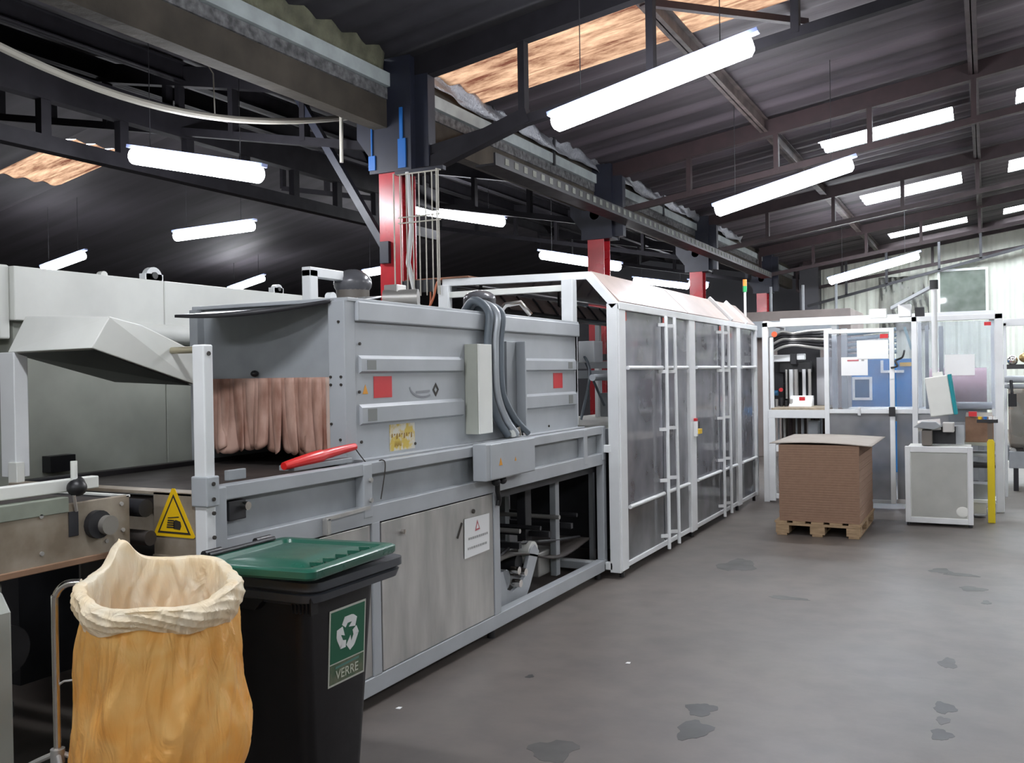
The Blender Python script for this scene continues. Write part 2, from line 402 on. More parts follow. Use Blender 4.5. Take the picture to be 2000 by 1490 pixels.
# glazed light in the far gable with plastic film hung beside it
wf = MB()
X0, X1, Z0, Z1 = -1.08, 0.0, 3.02, 4.12
for a in ((X0-.06,X1+.06,27.3,27.37,Z0-.06,Z0),(X0-.06,X1+.06,27.3,27.37,Z1,Z1+.06),(X0-.06,X0,27.3,27.37,Z0,Z1),(X1,X1+.06,27.3,27.37,Z0,Z1)): wf.box(*a)
struct('trim_1', wf, WHITE)
struct('window_%d' % k, bx(X0, X1, 27.32, 27.34, Z0, Z1), pane('gable_glass', (.6,.66,.6), .55, (.42,.47,.42), .05)); k += 1
def film_fn(u, v):
    x = -2.6 + 1.25*u; z = 2.6 + 1.45*v
    return (x, 27.28 + 0.05*math.sin(9*u*PI + 3*v) + 0.03*math.sin(23*u + 11*v), z)
solo('plastic_sheet', MB().grid(film_fn, 40, 24, 0.003), FILM, 'crinkled clear plastic sheet hung on the pale far gable wall', 'plastic sheet')

# ------------------------------------------------------------------ roof steel
def truss(y, x0, x1, zf, label, drop=0.52, m=REDD, cols=None):
    t = thing('roof_truss', label, 'roof truss', (x0, y, zf(x0)-drop-.1), group='transverse roof trusses')
    build('top_chord', MB().bar((x0,y,zf(x0)-.17), (x1,y,zf(x1)-.17), .11, .20), m, t)
    build('bottom_chord', MB().bar((x0,y,zf(x0)-.22-drop), (x1,y,zf(x1)-.22-drop), .08, .08), m, t)
    xs = cols or [x0 + (x1-x0)*i/6 for i in range(7)]
    for x in xs:
        build('web_post', MB().bar((x,y,zf(x)-.22-drop), (x,y,zf(x)-.17), .06, .09, (0,1,0)), m, t)
    return t
near = {7.2: 'transverse roof truss nearest the camera, over the oven', 12.2: 'transverse roof truss over the far end of the clear enclosure', 17.2: 'transverse roof truss just behind the first bright skylights',
        22.2: 'transverse roof truss between the second and third bright skylights', 27.0: 'transverse roof truss just before the pale far gable wall'}
for y, lb in near.items():
    truss(y, -4.7, 8.6, zr, lb, drop=.72 if y < 8 else .52, m=STEELDK if y < 8 else REDD, cols=[-4.7, -3.5, -2.36, -1.24, -0.1, 1.0, 2.2, 3.4, 4.6, 6.2, 8.6])
g = thing('roof_truss', 'thin dark truss line crossing in front of the pale far gable wall', 'roof truss', (-4.2, 26.2, 3.2))
build('bottom_chord', MB().bar((-4.3,26.2,3.30),(6.0,26.2,5.72), .06, .07), DARK, g)
build('top_chord', MB().bar((-4.4,26.2,zr(-4.4)-.13),(8.6,26.2,zr(8.6)-.13), .1, .15), REDD, g)
for x in (-3.3,-2.3,-1.05,-.1,.9): build('web_post', MB().bar((x,26.2,3.30+.235*(x+4.3)),(x,26.2,zr(x)-.13), .06, .06, (0,1,0)), DARK, g)
for y in (7.2, 12.2, 17.2, 22.2):
    truss(y, -4.95, -10.4, zl, 'dark roof truss of the left bay, %s' % {7.2: 'nearest the camera', 12.2: 'second from the camera', 17.2: 'third from the camera', 22.2: 'farthest back'}[y], m=STEELDK)
def purlin(x, zf, label, m=REDD, wd=.09, ht=.17, y0=-7.9, y1=27.2, dz=.13, grp='lengthwise purlins under the right roof'):
    mb = MB(); z = zf(x) - dz
    mb.box(x-wd/2, x+wd/2, y0, y1, z+ht/2-.012, z+ht/2); mb.box(x-wd/2, x+wd/2, y0, y1, z-ht/2, z-ht/2+.012); mb.box(x-.006, x+.006, y0, y1, z-ht/2, z+ht/2)
    return solo('purlin', mb, m, label, 'roof beam', grp)
purlin(-2.5, zr, 'thick dark roof beam running lengthwise above the glowing tube lights', mat('brown_steel', (.10,.075,.07), .6, noise=.6, scale=5), .10, .17, dz=.13)
purlin(-0.1, zr, 'dark roof beam running lengthwise right of the bright skylights', REDD, .10, .18, dz=.13)
for x, s in ((2.6, 'next right of the skylights'), (5.2, 'far right')):
    purlin(x, zr, 'lengthwise roof beam %s' % s, REDD, .12, .2, dz=.14)
for x, s in ((-7.4, 'nearest the gutter beam'), (-8.6, 'second left of the gutter beam'), (-10.0, 'third left of the gutter beam')):
    purlin(x, zl, 'dark lengthwise purlin of the left bay, %s' % s, STEELDK, .1, .2, grp='purlins of the left bay', dz=.14)
# diagonal wind braces in the near right bay
solo('wind_brace', MB().bar((-2.5, 7.4, zr(-2.5)-.20), (-1.5, 9.3, zr(-1.5)-.08), .06, .06), REDD, 'diagonal brace crossing the dirty orange skylight panel', 'roof brace')
# lattice girder, left bay
g = thing('lattice_girder', 'dark lengthwise lattice girder with pale gaps, upper left of the photo', 'roof girder', (-7.5, 3, 3.5))
build('top_chord', MB().box(-7.56, -7.44, -7.5, 12.3, 4.12, 4.42), STEELDK, g)
build('bottom_chord', MB().box(-7.56, -7.44, -7.5, 12.3, 3.66, 3.80), STEELDK, g)
for i in range(-3, 8):
    build('web_post', MB().box(-7.54, -7.46, 5.6+i*.85-.05, 5.6+i*.85+.05, 3.8, 4.12), STEELDK, g)
for i in range(-3, 9):
    y = 7.2 + 5*(i) 
    if -7 < y < 12.3: build('hanger', MB().box(-7.53, -7.47, y-.04, y+.04, 4.42, zl(-7.5)+.02), STEELDK, g)

# valley gutter beam on the column row
gb = thing('gutter_beam', 'long dirty concrete gutter beam over the row of red columns', 'gutter beam', (-4.8, 7, 3.8))
build('beam_web', MB().prism([(-4.95,3.84),(-4.80,3.84),(-4.80,4.09),(-4.83,4.10),(-4.83,4.45),(-4.95,4.45)], 'y', -7.8, 26.8), CONCD, gb)
build('ledge_band', MB().prism([(-4.83,4.09),(-4.79,4.095),(-4.79,4.195),(-4.83,4.2)], 'y', -7.8, 26.8), mat('speckled_grey', (0.16,0.16,0.165), 0.9, noise=0.7, scale=16, bump=.5), gb)
build('gutter_lip', MB().prism([(-4.83,4.20),(-4.76,4.205),(-4.76,4.325),(-4.83,4.33)], 'y', -7.8, 26.8), mat('pale_gutter', (0.36,0.40,0.40), 0.7, noise=0.25, scale=5), gb, label='pale weathered gutter lip')
build('insulation_strip', MB().grid(lambda u, v: (-4.80 + .03*v + .010*math.sin(u*300), -7.8+14.8*u, 4.335 + (.20+.05*math.sin(u*9)+.012*math.sin(u*530))*v), 300, 4, 0.02), mat('moss_grey', (0.13,0.13,0.085), .95, noise=.5, scale=6, bump=.6), gb)
def foil_fn(u, v):
    return (-4.74 + .03*math.sin(u*60+v*4) + .012*math.sin(u*171), 7.5 + 13*u, 4.36 + .17*v + .02*math.sin(u*47))
build('foil_lagging', MB().grid(foil_fn, 260, 5, 0.006), mat('crumpled_foil', (0.30,0.31,0.34), .4, metal=.5, bump=1.0, bscale=30), gb, label='crumpled silver foil lagging')
for y in (9.0, 10.6, 12.9, 15, 18): build('gutter_clip', MB().box(-4.77,-4.74,y,y+.04,4.18,4.56), DARK, gb)

# ------------------------------------------------------------------ columns
def column(y, label, first=False):
    t = thing('steel_column', label, 'steel column', (-4.8, y, FZ), group='red and navy steel columns in a row')
    z1 = 3.44
    h = MB(); 
    h.box(-4.92, -4.68, y-.12, y-.105, FZ, z1); h.box(-4.92, -4.68, y+.105, y+.12, FZ, z1); h.box(-4.808, -4.792, y-.11, y+.11, FZ, z1)
    build('lower_shaft', h, RED, t, label='glossy red lower shaft')
    u = MB(); u.box(-5.0, -4.55, y-.15, y-.13, z1, 4.46); u.box(-5.0, -4.55, y+.13, y+.15, z1, 4.46); u.box(-4.80, -4.56, y-.14, y+.14, z1, 4.46)
    build('upper_shaft', u, NAVY, t, label='navy upper shaft')
    build('head_plate', MB().prism([(-5.2,4.3),(-4.42,4.3),(-4.42,3.47),(-4.95,3.47),(-5.2,3.8)], 'y', y-.06, y+.06), NAVY, t)
    build('base_plate', MB().box(-4.98, -4.62, y-.18, y+.18, FZ, FZ+.02), RED, t)
    return t
c1 = column(7.2, 'red steel column nearest the camera, rising behind the grey oven')
build('blue_flange', MB().box(-4.68, -4.60, 7.035, 7.05, 3.46, 3.72).box(-4.66,-4.63,7.035,7.05,3.72,4.0), BLUE, c1, label='bright blue painted edge')
build('blue_tab', MB().box(-5.0, -4.93, 7.035, 7.05, 3.47, 3.60).box(-4.97,-4.96,7.035,7.05,3.6,3.9), BLUE, c1, label='bright blue tab')
build('junction_box', MB().box(-4.90, -4.80, 7.04, 7.08, 2.62, 2.82), NAVY, c1, .005)
build('cover_dot', MB().cyl((-4.74,7.08,2.38),(-4.74,7.065,2.38), .025), WHITE, c1)
for y, s in ((12.2, 'second red column, behind the clear enclosure'), (17.2, 'third red column, beyond the enclosure roof'), (22.9, 'fourth red column, farthest down the row')):
    c = column(y, s)
    build('cover_dot', MB().cyl((-4.8,y-.12,3.78),(-4.8,y-.15,3.78), .07), PAPER, c, label='round pale cap on the column head')
# transverse knee brace on first column
solo('knee_brace', MB().bar((-4.95,7.2,2.8), (-5.98,7.2,4.4), .07, .07, (0,1,0)), NAVY, 'long dark diagonal brace left of the nearest red column', 'roof brace')
solo('knee_brace', MB().bar((-4.7,7.35,3.6), (-4.75,8.6,4.1), .06, .06), DARK, 'dark diagonal brace right of the nearest red column head', 'roof brace')
solo('knee_brace', MB().bar((-4.5,7.2,3.47), (-3.45,7.2,3.80), .13, .10, (0,1,0)), STEELDK, 'broad dark brace from the nearest column up to the right roof truss', 'roof brace')
# drooping conduit in the left bay
pts = []
for i in range(29):
    u = i/28; y = 2.2 + 5.6*u; pts.append((-5.6, y, 3.73 + .42*(2*(y-4.9)/5.6)**2 + .06*math.sin(y)))
h = thing('drooping_hose', 'pale hose sagging under the roof at upper left', 'hose', (-5.6, 5, 3.7))
build('hose', MB().tube(pts, .028, 8), COND, h)
build('hanger_wire', MB().tube([(-5.6,5.75,3.74),(-5.62,5.76,4.1),(-5.7,5.6,4.35),(-5.72,5.55,zl(-5.72))], .006, 6), COND, h)
solo('conduit', MB().tube([(-5.35,7.1,3.6),(-5.34,7.1,4.6)], .018, 8), COND, 'short grey conduit pipe left of the nearest column head', 'pipe')
# wire cable ladder on the first column
cl = thing('wire_basket_tray', 'vertical wire basket cable tray fixed beside the nearest red column', 'cable tray', (-4.42, 7.1, 2.3))
for i in range(7):
    x = -4.62 + .066*i
    build('wire', MB().tube([(x,6.97,2.30),(x,6.97,3.38)], .0055, 6), COND, cl)
for z in (3.38, 3.0, 2.95): build('cross_wire', MB().tube([(-4.64,6.965,z),(-4.20,6.965,z)], .0065, 6), COND, cl)
for x in (-4.64, -4.20): build('edge_wire', MB().tube([(x,6.90,2.30),(x,6.90,3.38),(x,6.97,3.38)], .0065, 6), COND, cl)
build('cable_bundle', MB().tube([(-4.55,6.99,3.4),(-4.52,6.99,2.9),(-4.56,6.99,2.6),(-4.46,6.99,2.2)], .022, 8), mat('white_cable', (.55,.55,.55), .5), cl)
build('tray_bracket', MB().box(-4.68,-4.18,6.98,7.03,3.385,3.42), NAVY, cl)

# cable tray running along under the gutter
ct = thing('cable_tray', 'perforated cable tray running lengthwise under the gutter beam', 'cable tray', (-4.45, 10, 3.5))
build('tray', MB().prism([(-4.42,3.62),(-4.20,3.62),(-4.20,3.74),(-4.22,3.74),(-4.22,3.64),(-4.42,3.64)], 'y', 8.0, 21), DARK, ct)
for i in range(60):
    y = 8.2 + i*.21
    build('slot', MB().box(-4.199,-4.194, y, y+.08, 3.655, 3.72), CONC, ct)

# ------------------------------------------------------------------ tube lights
def fixture(a, b, label, rwid=.075, hang=None):
    a = Vector(a); b = Vector(b); c = (a+b)/2
    t = thing('tube_light', label, 'light', tuple(c), group='fluorescent batten lights under the roof')
    d = (b-a).normalized()
    build('diffuser', MB().tube([a, a+d*.03, b-d*.03, b], [rwid*.6, rwid, rwid, rwid*.6], 14), DIFF, t)
    up = Vector((0,0,1)); 
    build('housing', MB().bar(a+up*(rwid+.006)-d*.04, b+up*(rwid+.006)+d*.04, .07, .03), mat('lamp_housing', (.30,.36,.62), .4), t)  # housing tinted blue: flare glints around the tubes put into its colour
    zt = (zr if c.x > -4.8 else zl)
    for s in (.15, .85):
        p = a.lerp(b, s); build('hanger', MB().tube([p+up*(rwid+.02), (p.x, p.y, zt(p.x))], .004, 5), DARK, t)
    return t
L = [((-2.92,6.52,3.50),(-1.41,6.52,3.84),'largest glowing tube light, upper centre right of the photo'),
     ((-2.78,10.77,3.45),(-1.27,10.77,3.82),'second glowing tube light of the right row'),
     ((-2.90,20.36,3.41),(-1.18,20.36,3.83),'third tube light of the right row, before the pale far wall'),
     ((-6.90,6.05,3.64),(-5.39,6.05,3.30),'nearest tube light of the left bay, above the white machine'),
     ((-10.95,10.37,3.77),(-9.40,10.37,3.80),'smaller tube light below and right of the nearest left one'),
     ((-14.9,11.05,3.58),(-14.0,11.2,3.80),'short tube light at the far left edge above the white machine'),
     ((-16.4,17.2,3.75),(-15.3,17.2,3.98),'short slanting tube light left of the white bracket'),
     ((-12.4,17.2,3.9),(-11.3,17.2,3.98),'tube light touching the left side of the nearest red column'),
     ((-8.30,12.69,4.30),(-6.53,12.69,3.91),'tube light seen through the wire basket tray'),
     ((-7.09,15.17,3.72),(-5.58,15.17,3.40),'tube light left of the second red column'),
     ((-8.56,24.3,4.11),(-7.03,24.3,3.84),'tube light above the slanting enclosure roof'),
     ((-6.35,22.0,3.72),(-5.9,22.0,3.62),'small distant tube light right of the second red column')]
for a, b, lb in L: fixture(a, b, lb)
# unseen fill battens added behind and beside the camera, styled on the visible rows
for (x, y) in ((-2.1, 1.6), (-2.1, -3.0), (2.6, 1.6), (2.6, 6.5), (2.6, -3.0), (2.6, 10.8), (2.6, 15.5)):
    z = 3.67 if x > -4.8 else 3.5
    fixture((x-.76, y, z-.17 if x > -4.8 else z+.17), (x+.76, y, z+.17 if x > -4.8 else z-.17), 'added fill tube light outside the view, %s' % ('behind the camera' if y < 3 else 'right of the view'))

# ================================================================== BASE FRAME OF THE SHRINK TUNNEL
b = thing('machine_base_frame', 'long grey machine frame carrying the oven, with steel door and open bay', 'machine frame', (-3.3, 5, FZ))
XF = -2.74
P(b, 'top_rail', GREY, XF-.06, XF, 2.76, 7.05, 1.11, 1.17)
P(b, 'top_rail', DARK, -3.98, -3.92, 2.76, 7.05, 1.10, 1.15)
P(b, 'lower_rail', GREY, XF-.06, XF, 2.76, 7.05, 0.865, 0.955)
P(b, 'recessed_panel', GREY2, XF-.07, XF-.05, 2.78, 6.98, 0.95, 1.115, bevel=.001)
for y in (2.80, 3.80, 6.62, 7.00):
    P(b, 'rail_upright', GREY, XF-.05, XF+.004, y-.035, y+.035, 0.90, 1.165)
for y in (3.815, 3.80):
    for z in (0.985, 1.085):
        if y == 3.815: build('bolt', MB().cyl((XF+.002, y, z), (XF+.016, y, z), .012, 10), STEEL, b)
bk = P(b, 'mounting_bracket', DARK, XF-.045, XF-.01, 2.86, 2.96, 1.02, 1.10)
build('knob', MB().cyl((XF-.01,2.94,1.075),(XF+.02,2.94,1.075), .018, 12), CHROME, bk)
P(b, 'end_post', GREY, XF-.06, XF-.001, 6.98, 7.05, 0.10, 1.11)
P(b, 'end_post', GREY, -3.98, -3.92, 6.98, 7.05, FZ, 1.14)
P(b, 'bay_post', GREY, XF-.06, XF, 5.12, 5.20, 0.10, 0.87)
P(b, 'door_post', GREY, XF-.06, XF, 3.83, 3.90, 0.10, 0.87)
P(b, 'bottom_rail', GREY, XF-.07, XF, 3.10, 7.05, 0.012, 0.10)
P(b, 'bottom_rail', GREY, -3.98, -3.91, 3.10, 7.05, 0.012, 0.10)
P(b, 'cross_rail', GREY, -3.98, XF, 6.98, 7.05, 0.012, 0.07)
for y in (3.2, 5.15, 6.95):
    for x in (XF-.05, -3.93): build('foot', MB().cyl((x,y,FZ),(x,y,0.02), .025, 12), DARK, b)
P(b, 'steel_door', STEEL, XF-.012, XF-.004, 3.915, 5.11, 0.105, 0.858, bevel=.002, label='brushed steel door sheet')
dl = MB().cyl((XF-.004,4.10,.785),(XF+.016,4.10,.785), .013, 14); dl.box(XF+.014,XF+.02,4.095,4.105,.772,.798)
build('door_lock', dl, CHROME, b)
build('door_latch', MB().bar((XF-.002,4.67,.655),(XF-.002,4.725,.735), .008, .012), INK, b)
build('door_lock', MB().cyl((XF-.006,4.86,.785),(XF+.006,4.86,.785), .013, 14), INK, b)
P(b, 'side_sheet', STEEL, XF-.016, XF-.008, 3.16, 3.825, 0.105, 0.858, bevel=.002)
P(b, 'inner_sheet', SKIRT, XF-.09, XF-.085, 3.12, 3.2, 0.1, 0.87, bevel=0)
P(b, 'bay_divider', DARK, -3.9, XF-.07, 5.13, 5.16, 0.1, 0.87, bevel=0)
P(b, 'back_sheet', SKIRT, -3.96, -3.945, 3.1, 5.15, 0.1, 0.95, bevel=0)
P(b, 'belt_bed', RUBBER, -3.92, XF-.06, 2.76, 7.05, 1.075, 1.125, bevel=.003, label='brown worn conveyor belt bed')
P(b, 'bed_underside', DARK, -3.90, XF-.08, 5.2, 7.0, 0.80, 0.86, bevel=0)
# low handle / bracket on the lower rail behind the bin
hb = P(b, 'rail_handle', STEEL, XF, XF+.03, 3.44, 3.47, 0.87, 0.95)
build('handle_bar', MB().bar((XF+.02,3.45,.945),(XF+.02,3.78,.955), .02, .015), STEEL, hb)
# tall guide post with sleeve
tp = P(b, 'tall_post', WHITE, -2.775, -2.712, 2.70, 2.75, 0.87, 1.735, bevel=.006, label='tall pale square post')
P(tp, 'sleeve', GREY, -2.785, -2.70, 2.692, 2.76, 1.10, 1.22, bevel=.006)
for z in (1.70,): build('screw', MB().cyl((-2.713,2.725,z),(-2.707,2.725,z), .009, 8), INK, tp)
for z in (1.13, 1.075, .98, .93, 1.19):
    build('screw', MB().cyl((-2.702,2.725,z),(-2.694,2.725,z), .008, 8), INK, tp)
# front end plate with the warning triangle
fp = P(b, 'end_plate', BEIGE, -3.0, -2.775, 2.70, 2.715, 0.88, 1.15, bevel=.002, label='worn beige end plate')
P(b, 'end_plate', BEIGE, -3.92, -3.0, 2.74, 2.755, 0.93, 1.07, bevel=.002)
P(b, 'end_crossbar', BEIGE, -3.90, -2.79, 2.70, 2.78, 1.138, 1.152, bevel=.002)
P(b, 'end_foot_bar', BEIGE, -3.0, -2.72, 2.69, 2.73, 0.84, 0.90)
MW = onY(-2.885, 2.699, 1.06)
wt = build('warning_triangle', flat([(-.105,-.085),(.105,-.085),(.112,-.078),(.008,.108),(-.008,.108),(-.112,-.078)], MW, 0, .002), YELLOW, fp, label='yellow triangle warning sticker')
build('triangle_border', flat([(-.09,-.072),(.09,-.072),(0,.085)], MW, .0015, .003), INK, wt)
build('triangle_field', flat([(-.076,-.064),(.076,-.064),(0,.07)], MW, .0025, .004), YELLOW, wt)
hd = MB()
hd = flat([(.0,-.052),(.035,-.055),(.042,-.04),(.038,-.022),(.012,-.016),(.0,-.025)], MW, .0035, .005)
for i in range(4): add(hd, flat([(-.038+.002*i,-.050+.009*i),(.005,-.050+.009*i),(.005,-.044+.009*i),(-.036+.002*i,-.044+.009*i)], MW, .0035, .005))
add(hd, flat([(-.03,-.012),(.03,-.006),(.03,-.002),(-.03,-.008)], MW, .0035, .005))
build('crush_hand_symbol', hd, INK, wt)
# paper notice taped on the steel door
nt_ = build('paper_notice', flat([(-.155,-.115),(.150,-.110),(.155,.112),(-.150,.118)], onX(XF+.001, 4.90, .635), 0, .0015), PAPER, b, label='white paper notice')
MN = onX(XF+.0035, 4.90, .635)
nn = flat([(-.028,.03),(.032,.034),(.0,.095)], MN, 0, .0008); build('red_triangle', nn, INKR, nt_)
build('triangle_field', flat([(-.014,.042),(.018,.044),(.0,.075)], MN, .0006, .0014), PAPER, nt_)
for z, x0, x1 in ((-.005,-.11,.11), (-.062,-.12,.11)):
    xx = x0; ln = MB()
    while xx < x1:
        wd = random.uniform(.012,.03); add(ln, flat([(xx,z-.006),(xx+wd,z-.006),(xx+wd,z+.007),(xx,z+.007)], MN, 0, .0008)); xx += wd + .007
    build('printed_line', ln, INKG, nt_)
# open bay mechanism
mb = MB().prism([(5.40,.06),(5.78,.06),(5.84,.12),(6.0,.34),(5.93,.40),(5.86,.38),(5.76,.20),(5.66,.16),(5.58,.14),(5.5,.17),(5.44,.30),(5.40,.30)], 'x', XF-.14, XF-.11)
build('bearing_plate', mb, GREY, b, .003)
for y, z in ((5.58,.20),(5.66,.26),(5.56,.29)):
    build('shaft_end', MB().cyl((XF-.11,y,z),(XF-.05,y,z), .026, 14), CHROME, b)
build('drive_roller', MB().cyl((-3.9,5.55,.22),(XF-.15,5.55,.22), .07, 20), GREY2, b)
build('drive_roller', MB().cyl((-3.9,5.75,.30),(XF-.15,5.75,.30), .06, 20), DARK, b)
build('guide_wheel', MB().cyl((XF-.2,5.92,.34),(XF-.12,5.92,.34), .08, 20), CREAM, b)
build('slack_belt', MB().grid(lambda u, v: (-3.85+1.0*v, 5.2+1.75*u, .36+.05*math.sin(u*7)-.12*u), 20, 4, .015), RUBBER, b)
for y in (5.3, 5.62, 6.1, 6.5): build('lower_crossbar', MB().box(-3.92, XF-.08, y, y+.04, .42, .46), DARK, b)
P(b, 'inner_post', GREY2, -3.35, -3.30, 6.35, 6.42, 0.05, 0.86)
P(b, 'inner_post', DARK, -3.05, -2.98, 6.05, 6.15, 0.2, 0.86)
P(b, 'inner_post', GREY2, XF-.2, XF-.15, 6.38, 6.45, 0.08, 0.82)
build('gearbox', MB().box(-3.2,-2.95,6.2,6.5,.1,.28), STEEL, b, .01)
build('pneumatic_cylinder', MB().cyl((-3.15,5.6,.46),(-3.15,5.6,.62), .02, 14), WHITE, b)
for i in range(5):
    yy = 5.35+.33*i; build('cross_shaft', MB().cyl((-3.9,yy,.5+.03*(i%2)),(XF-.1,yy,.5+.03*(i%2)), .016, 10), STEEL if i % 2 else DARK, b)
build('drive_chain', MB().tube([(XF-.16,5.35,.36),(XF-.16,5.7,.44),(XF-.16,6.3,.36),(XF-.16,6.85,.30)], .012, 6), DARK, b)
P(b, 'rear_window_sheet', WHITE, -3.96, -3.95, 5.25, 5.9, 0.42, 0.84, bevel=0)
P(b, 'rear_window_sheet', WHITE, -3.96, -3.95, 6.0, 6.9, 0.42, 0.84, bevel=0)

# control trunking box on the rail
cb = thing('trunking_box', 'grey rectangular control box projecting from the rail, with two small orange marks', 'control box', (-2.69, 5.2, .96))
P(cb, 'box_body', GREY, XF+.006, -2.64, 4.85, 5.52, 0.965, 1.185, bevel=.006)
P(cb, 'cover_plate', GREY, -2.642, -2.634, 4.90, 5.50, 0.972, 1.18, bevel=.002)
for y, s in ((5.02, .022), (5.22, .012)):
    build('caution_sticker', flat([(-s,-s),(s,-s),(0,s*1.1)], onX(-2.6335, y, 1.07), 0, .001), mat('orange_sticker', (.75,.33,.03), .5), cb)
build('cable_gland', MB().sphere((-2.70,5.08,.94), .028), DARK, cb)
build('cable_gland', MB().sphere((-2.70,5.17,.94), .026), DARK, cb)
build('cable_tail', MB().tube([(-2.70,5.1,.95),(-2.712,5.12,.88),(-2.722,5.16,.82),(-2.725,5.15,.78)], .016, 8), BLACK, cb)

# ================================================================== OVEN
ov = thing('shrink_oven', 'large grey shrink oven box with strip curtain mouth and ribbed side', 'oven', (-3.4, 5, 1.13))
OX = -2.9; OL = -3.96
P(ov, 'side_wall', GREY, OX-.03, OX, 3.88, 6.86, 1.16, 1.99, bevel=.003)
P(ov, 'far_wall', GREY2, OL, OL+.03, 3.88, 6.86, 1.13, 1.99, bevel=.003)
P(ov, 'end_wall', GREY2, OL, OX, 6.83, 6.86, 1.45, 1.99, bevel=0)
P(ov, 'roof_slab', GREY, OL, OX+.012, 3.86, 6.88, 1.985, 2.005, bevel=.003)
P(ov, 'top_lip', GREY, OX-.005, OX+.028, 3.93, 6.86, 1.885, 1.99, bevel=.008)
P(ov, 'corner_post', GREY, OX-.10, OX+.006, 3.84, 3.93, 1.15, 1.99, bevel=.006)
for x, z in ((OX-.085,1.60),(OX-.02,1.60),(OX-.085,1.56),(OX-.02,1.56),(OX-.03,1.88),(OX-.085,1.36),(OX-.03,1.28),(OX-.085,1.2)):
    build('screw', MB().cyl((x,3.84,z),(x,3.833,z), .007, 8), INK, ov)
for y, z in ((3.97,1.77),(3.96,1.52),(3.97,1.26),(4.48,1.215),(5.75,1.21),(6.3,1.21)):
    build('screw', MB().cyl((OX,y,z),(OX+.008,y,z), .008, 8), INK, ov)
P(ov, 'sill_flange', GREY, OX, OX+.06, 3.9, 6.86, 1.155, 1.175, bevel=.003)
for z0, z1 in ((1.615,1.71),(1.345,1.455)):
    for y0, y1 in ((3.96,5.02),(5.72,6.80)):
        rb = build('stiffening_rib', MB().prism([(OX,z0),(OX+.020,z0+.012),(OX+.020,z1-.018),(OX,z1)], 'y', y0, y1), GREY, ov)
        yq = y0+.09 if y0 < 5 else y1-.12
        P(rb, 'rib_label', mat('rib_label_grey', (.22,.23,.22), .6), OX+.0195, OX+.0215, yq-.04, yq+.04, z0+.02, z1-.025, bevel=0)
build('red_sticker', flat(rect(.17,.115), onX(OX+.001,4.175,1.542), 0, .001), SIGNRED, ov, label='square red sticker near the oven mouth')
build('red_sticker', flat(rect(.17,.115), onX(OX+.001,6.48,1.545), 0, .001), SIGNRED, ov, label='square red sticker near the far end')
build('caution_sticker', flat([(-.024,-.022),(.024,-.022),(0,.028)], onX(OX+.001,4.015,1.53), 0, .001), mat('orange_sticker',(.75,.33,.03)), ov)
ys = build('worn_yellow_label', flat(rect(.25,.145), onX(OX+.001,4.355,1.262), 0, .001), mat('worn_yellow', (.60,.44,.08), .6, col2=(.62,.60,.52), scale=14, lo=.45, hi=.55), ov, label='worn yellow label')
MY = onX(OX+.0025, 4.355, 1.262)
sc = MB()
for i in range(9):
    u = -.11+.024*i; add(sc, flat([(u,.0+.012*math.sin(i*2.1)),(u+.014,.004+.012*math.sin(i*2.1)),(u+.012,.022),(u+.003,.020)], MY, 0, .0006))
for i in range(5):
    add(sc, flat([(-.08+.014*i,-.05+.01*(i%2)),(-.07+.014*i,-.05),(-.073+.014*i,-.02)], MY, 0, .0006))
build('smudged_print', sc, mat('brown_print', (.30,.17,.03), .7), ys)
# badge: curved swoosh, small letters and a diamond outline
MBG = onX(OX+.001, 4.60, 1.51)
sw = MB(); pp = []; qq = []
for i in range(15):
    t = i/14; a = PI*(1.05+.62*t); pp.append((-.02+.15*math.cos(a), .035+.075*math.sin(a))); qq.append((-.02+.14*math.cos(a), .038+.066*math.sin(a)))
for i in range(14): add(sw, flat([pp[i],pp[i+1],qq[i+1],qq[i]], MBG, 0, .001))
add(sw, flat([(-.10,-.012),(.05,-.006),(.05,.006),(-.10,.002)], MBG, 0, .001))
bd = build('oven_badge', sw, mat('badge_grey', (.24,.25,.27), .5), ov, label='grey curved maker badge')
dm = MB(); o_ = [(.115,-.035),(.150,.006),(.115,.047),(.080,.006)]; i_ = [(.115,-.014),(.132,.006),(.115,.026),(.098,.006)]
for i in range(4): j = (i+1) % 4; add(dm, flat([o_[i],o_[j],i_[j],i_[i]], MBG, 0, .0015))
build('diamond_mark', dm, INK, bd)
# mouth: front panel, curtain
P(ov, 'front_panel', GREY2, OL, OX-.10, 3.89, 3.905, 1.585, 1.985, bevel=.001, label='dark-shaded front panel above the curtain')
build('panel_knob', MB().sphere((-3.52,3.87,1.625), .022, sz=.8), BLACK, ov)
P(ov, 'mouth_side', GREY2, OL-.0, OL+.06, 3.84, 3.9, 1.13, 1.985, bevel=.002)
def strip(i, n):
    x0 = OL+.06 + (OX-.10 - OL - .06)*i/n; wd = .075; r = random.Random(i)
    bl = 1.18 + .035*r.random() + (0.03 if i in (7,8,9) else 0); sw_ = (r.random()-.5)*.05; ph = r.random()*6; dy = .008*(i % 2)
    if i == n-1: bl = 1.16; sw_ = 0; wd = .10
    def fn(u, v):
        z = 1.60 - (1.60-bl)*v
        if v > .9: 
            e = abs(u-.5)*2; z += (v-.9)*10*.02*e*e
        return (x0 + wd*u + sw_*v*v, 3.875 - dy - .012*math.sin(u*PI) - .03*v*v*math.sin(ph+2*u) , z)
    return MB().grid(fn, 6, 14, .003)
N = 20
for i in range(N): build('curtain_strip', strip(i, N), STRIPM if i < N-1 else mat('pale_strip', (.66,.52,.45), .5, col2=(.48,.30,.22), scale=5), ov)
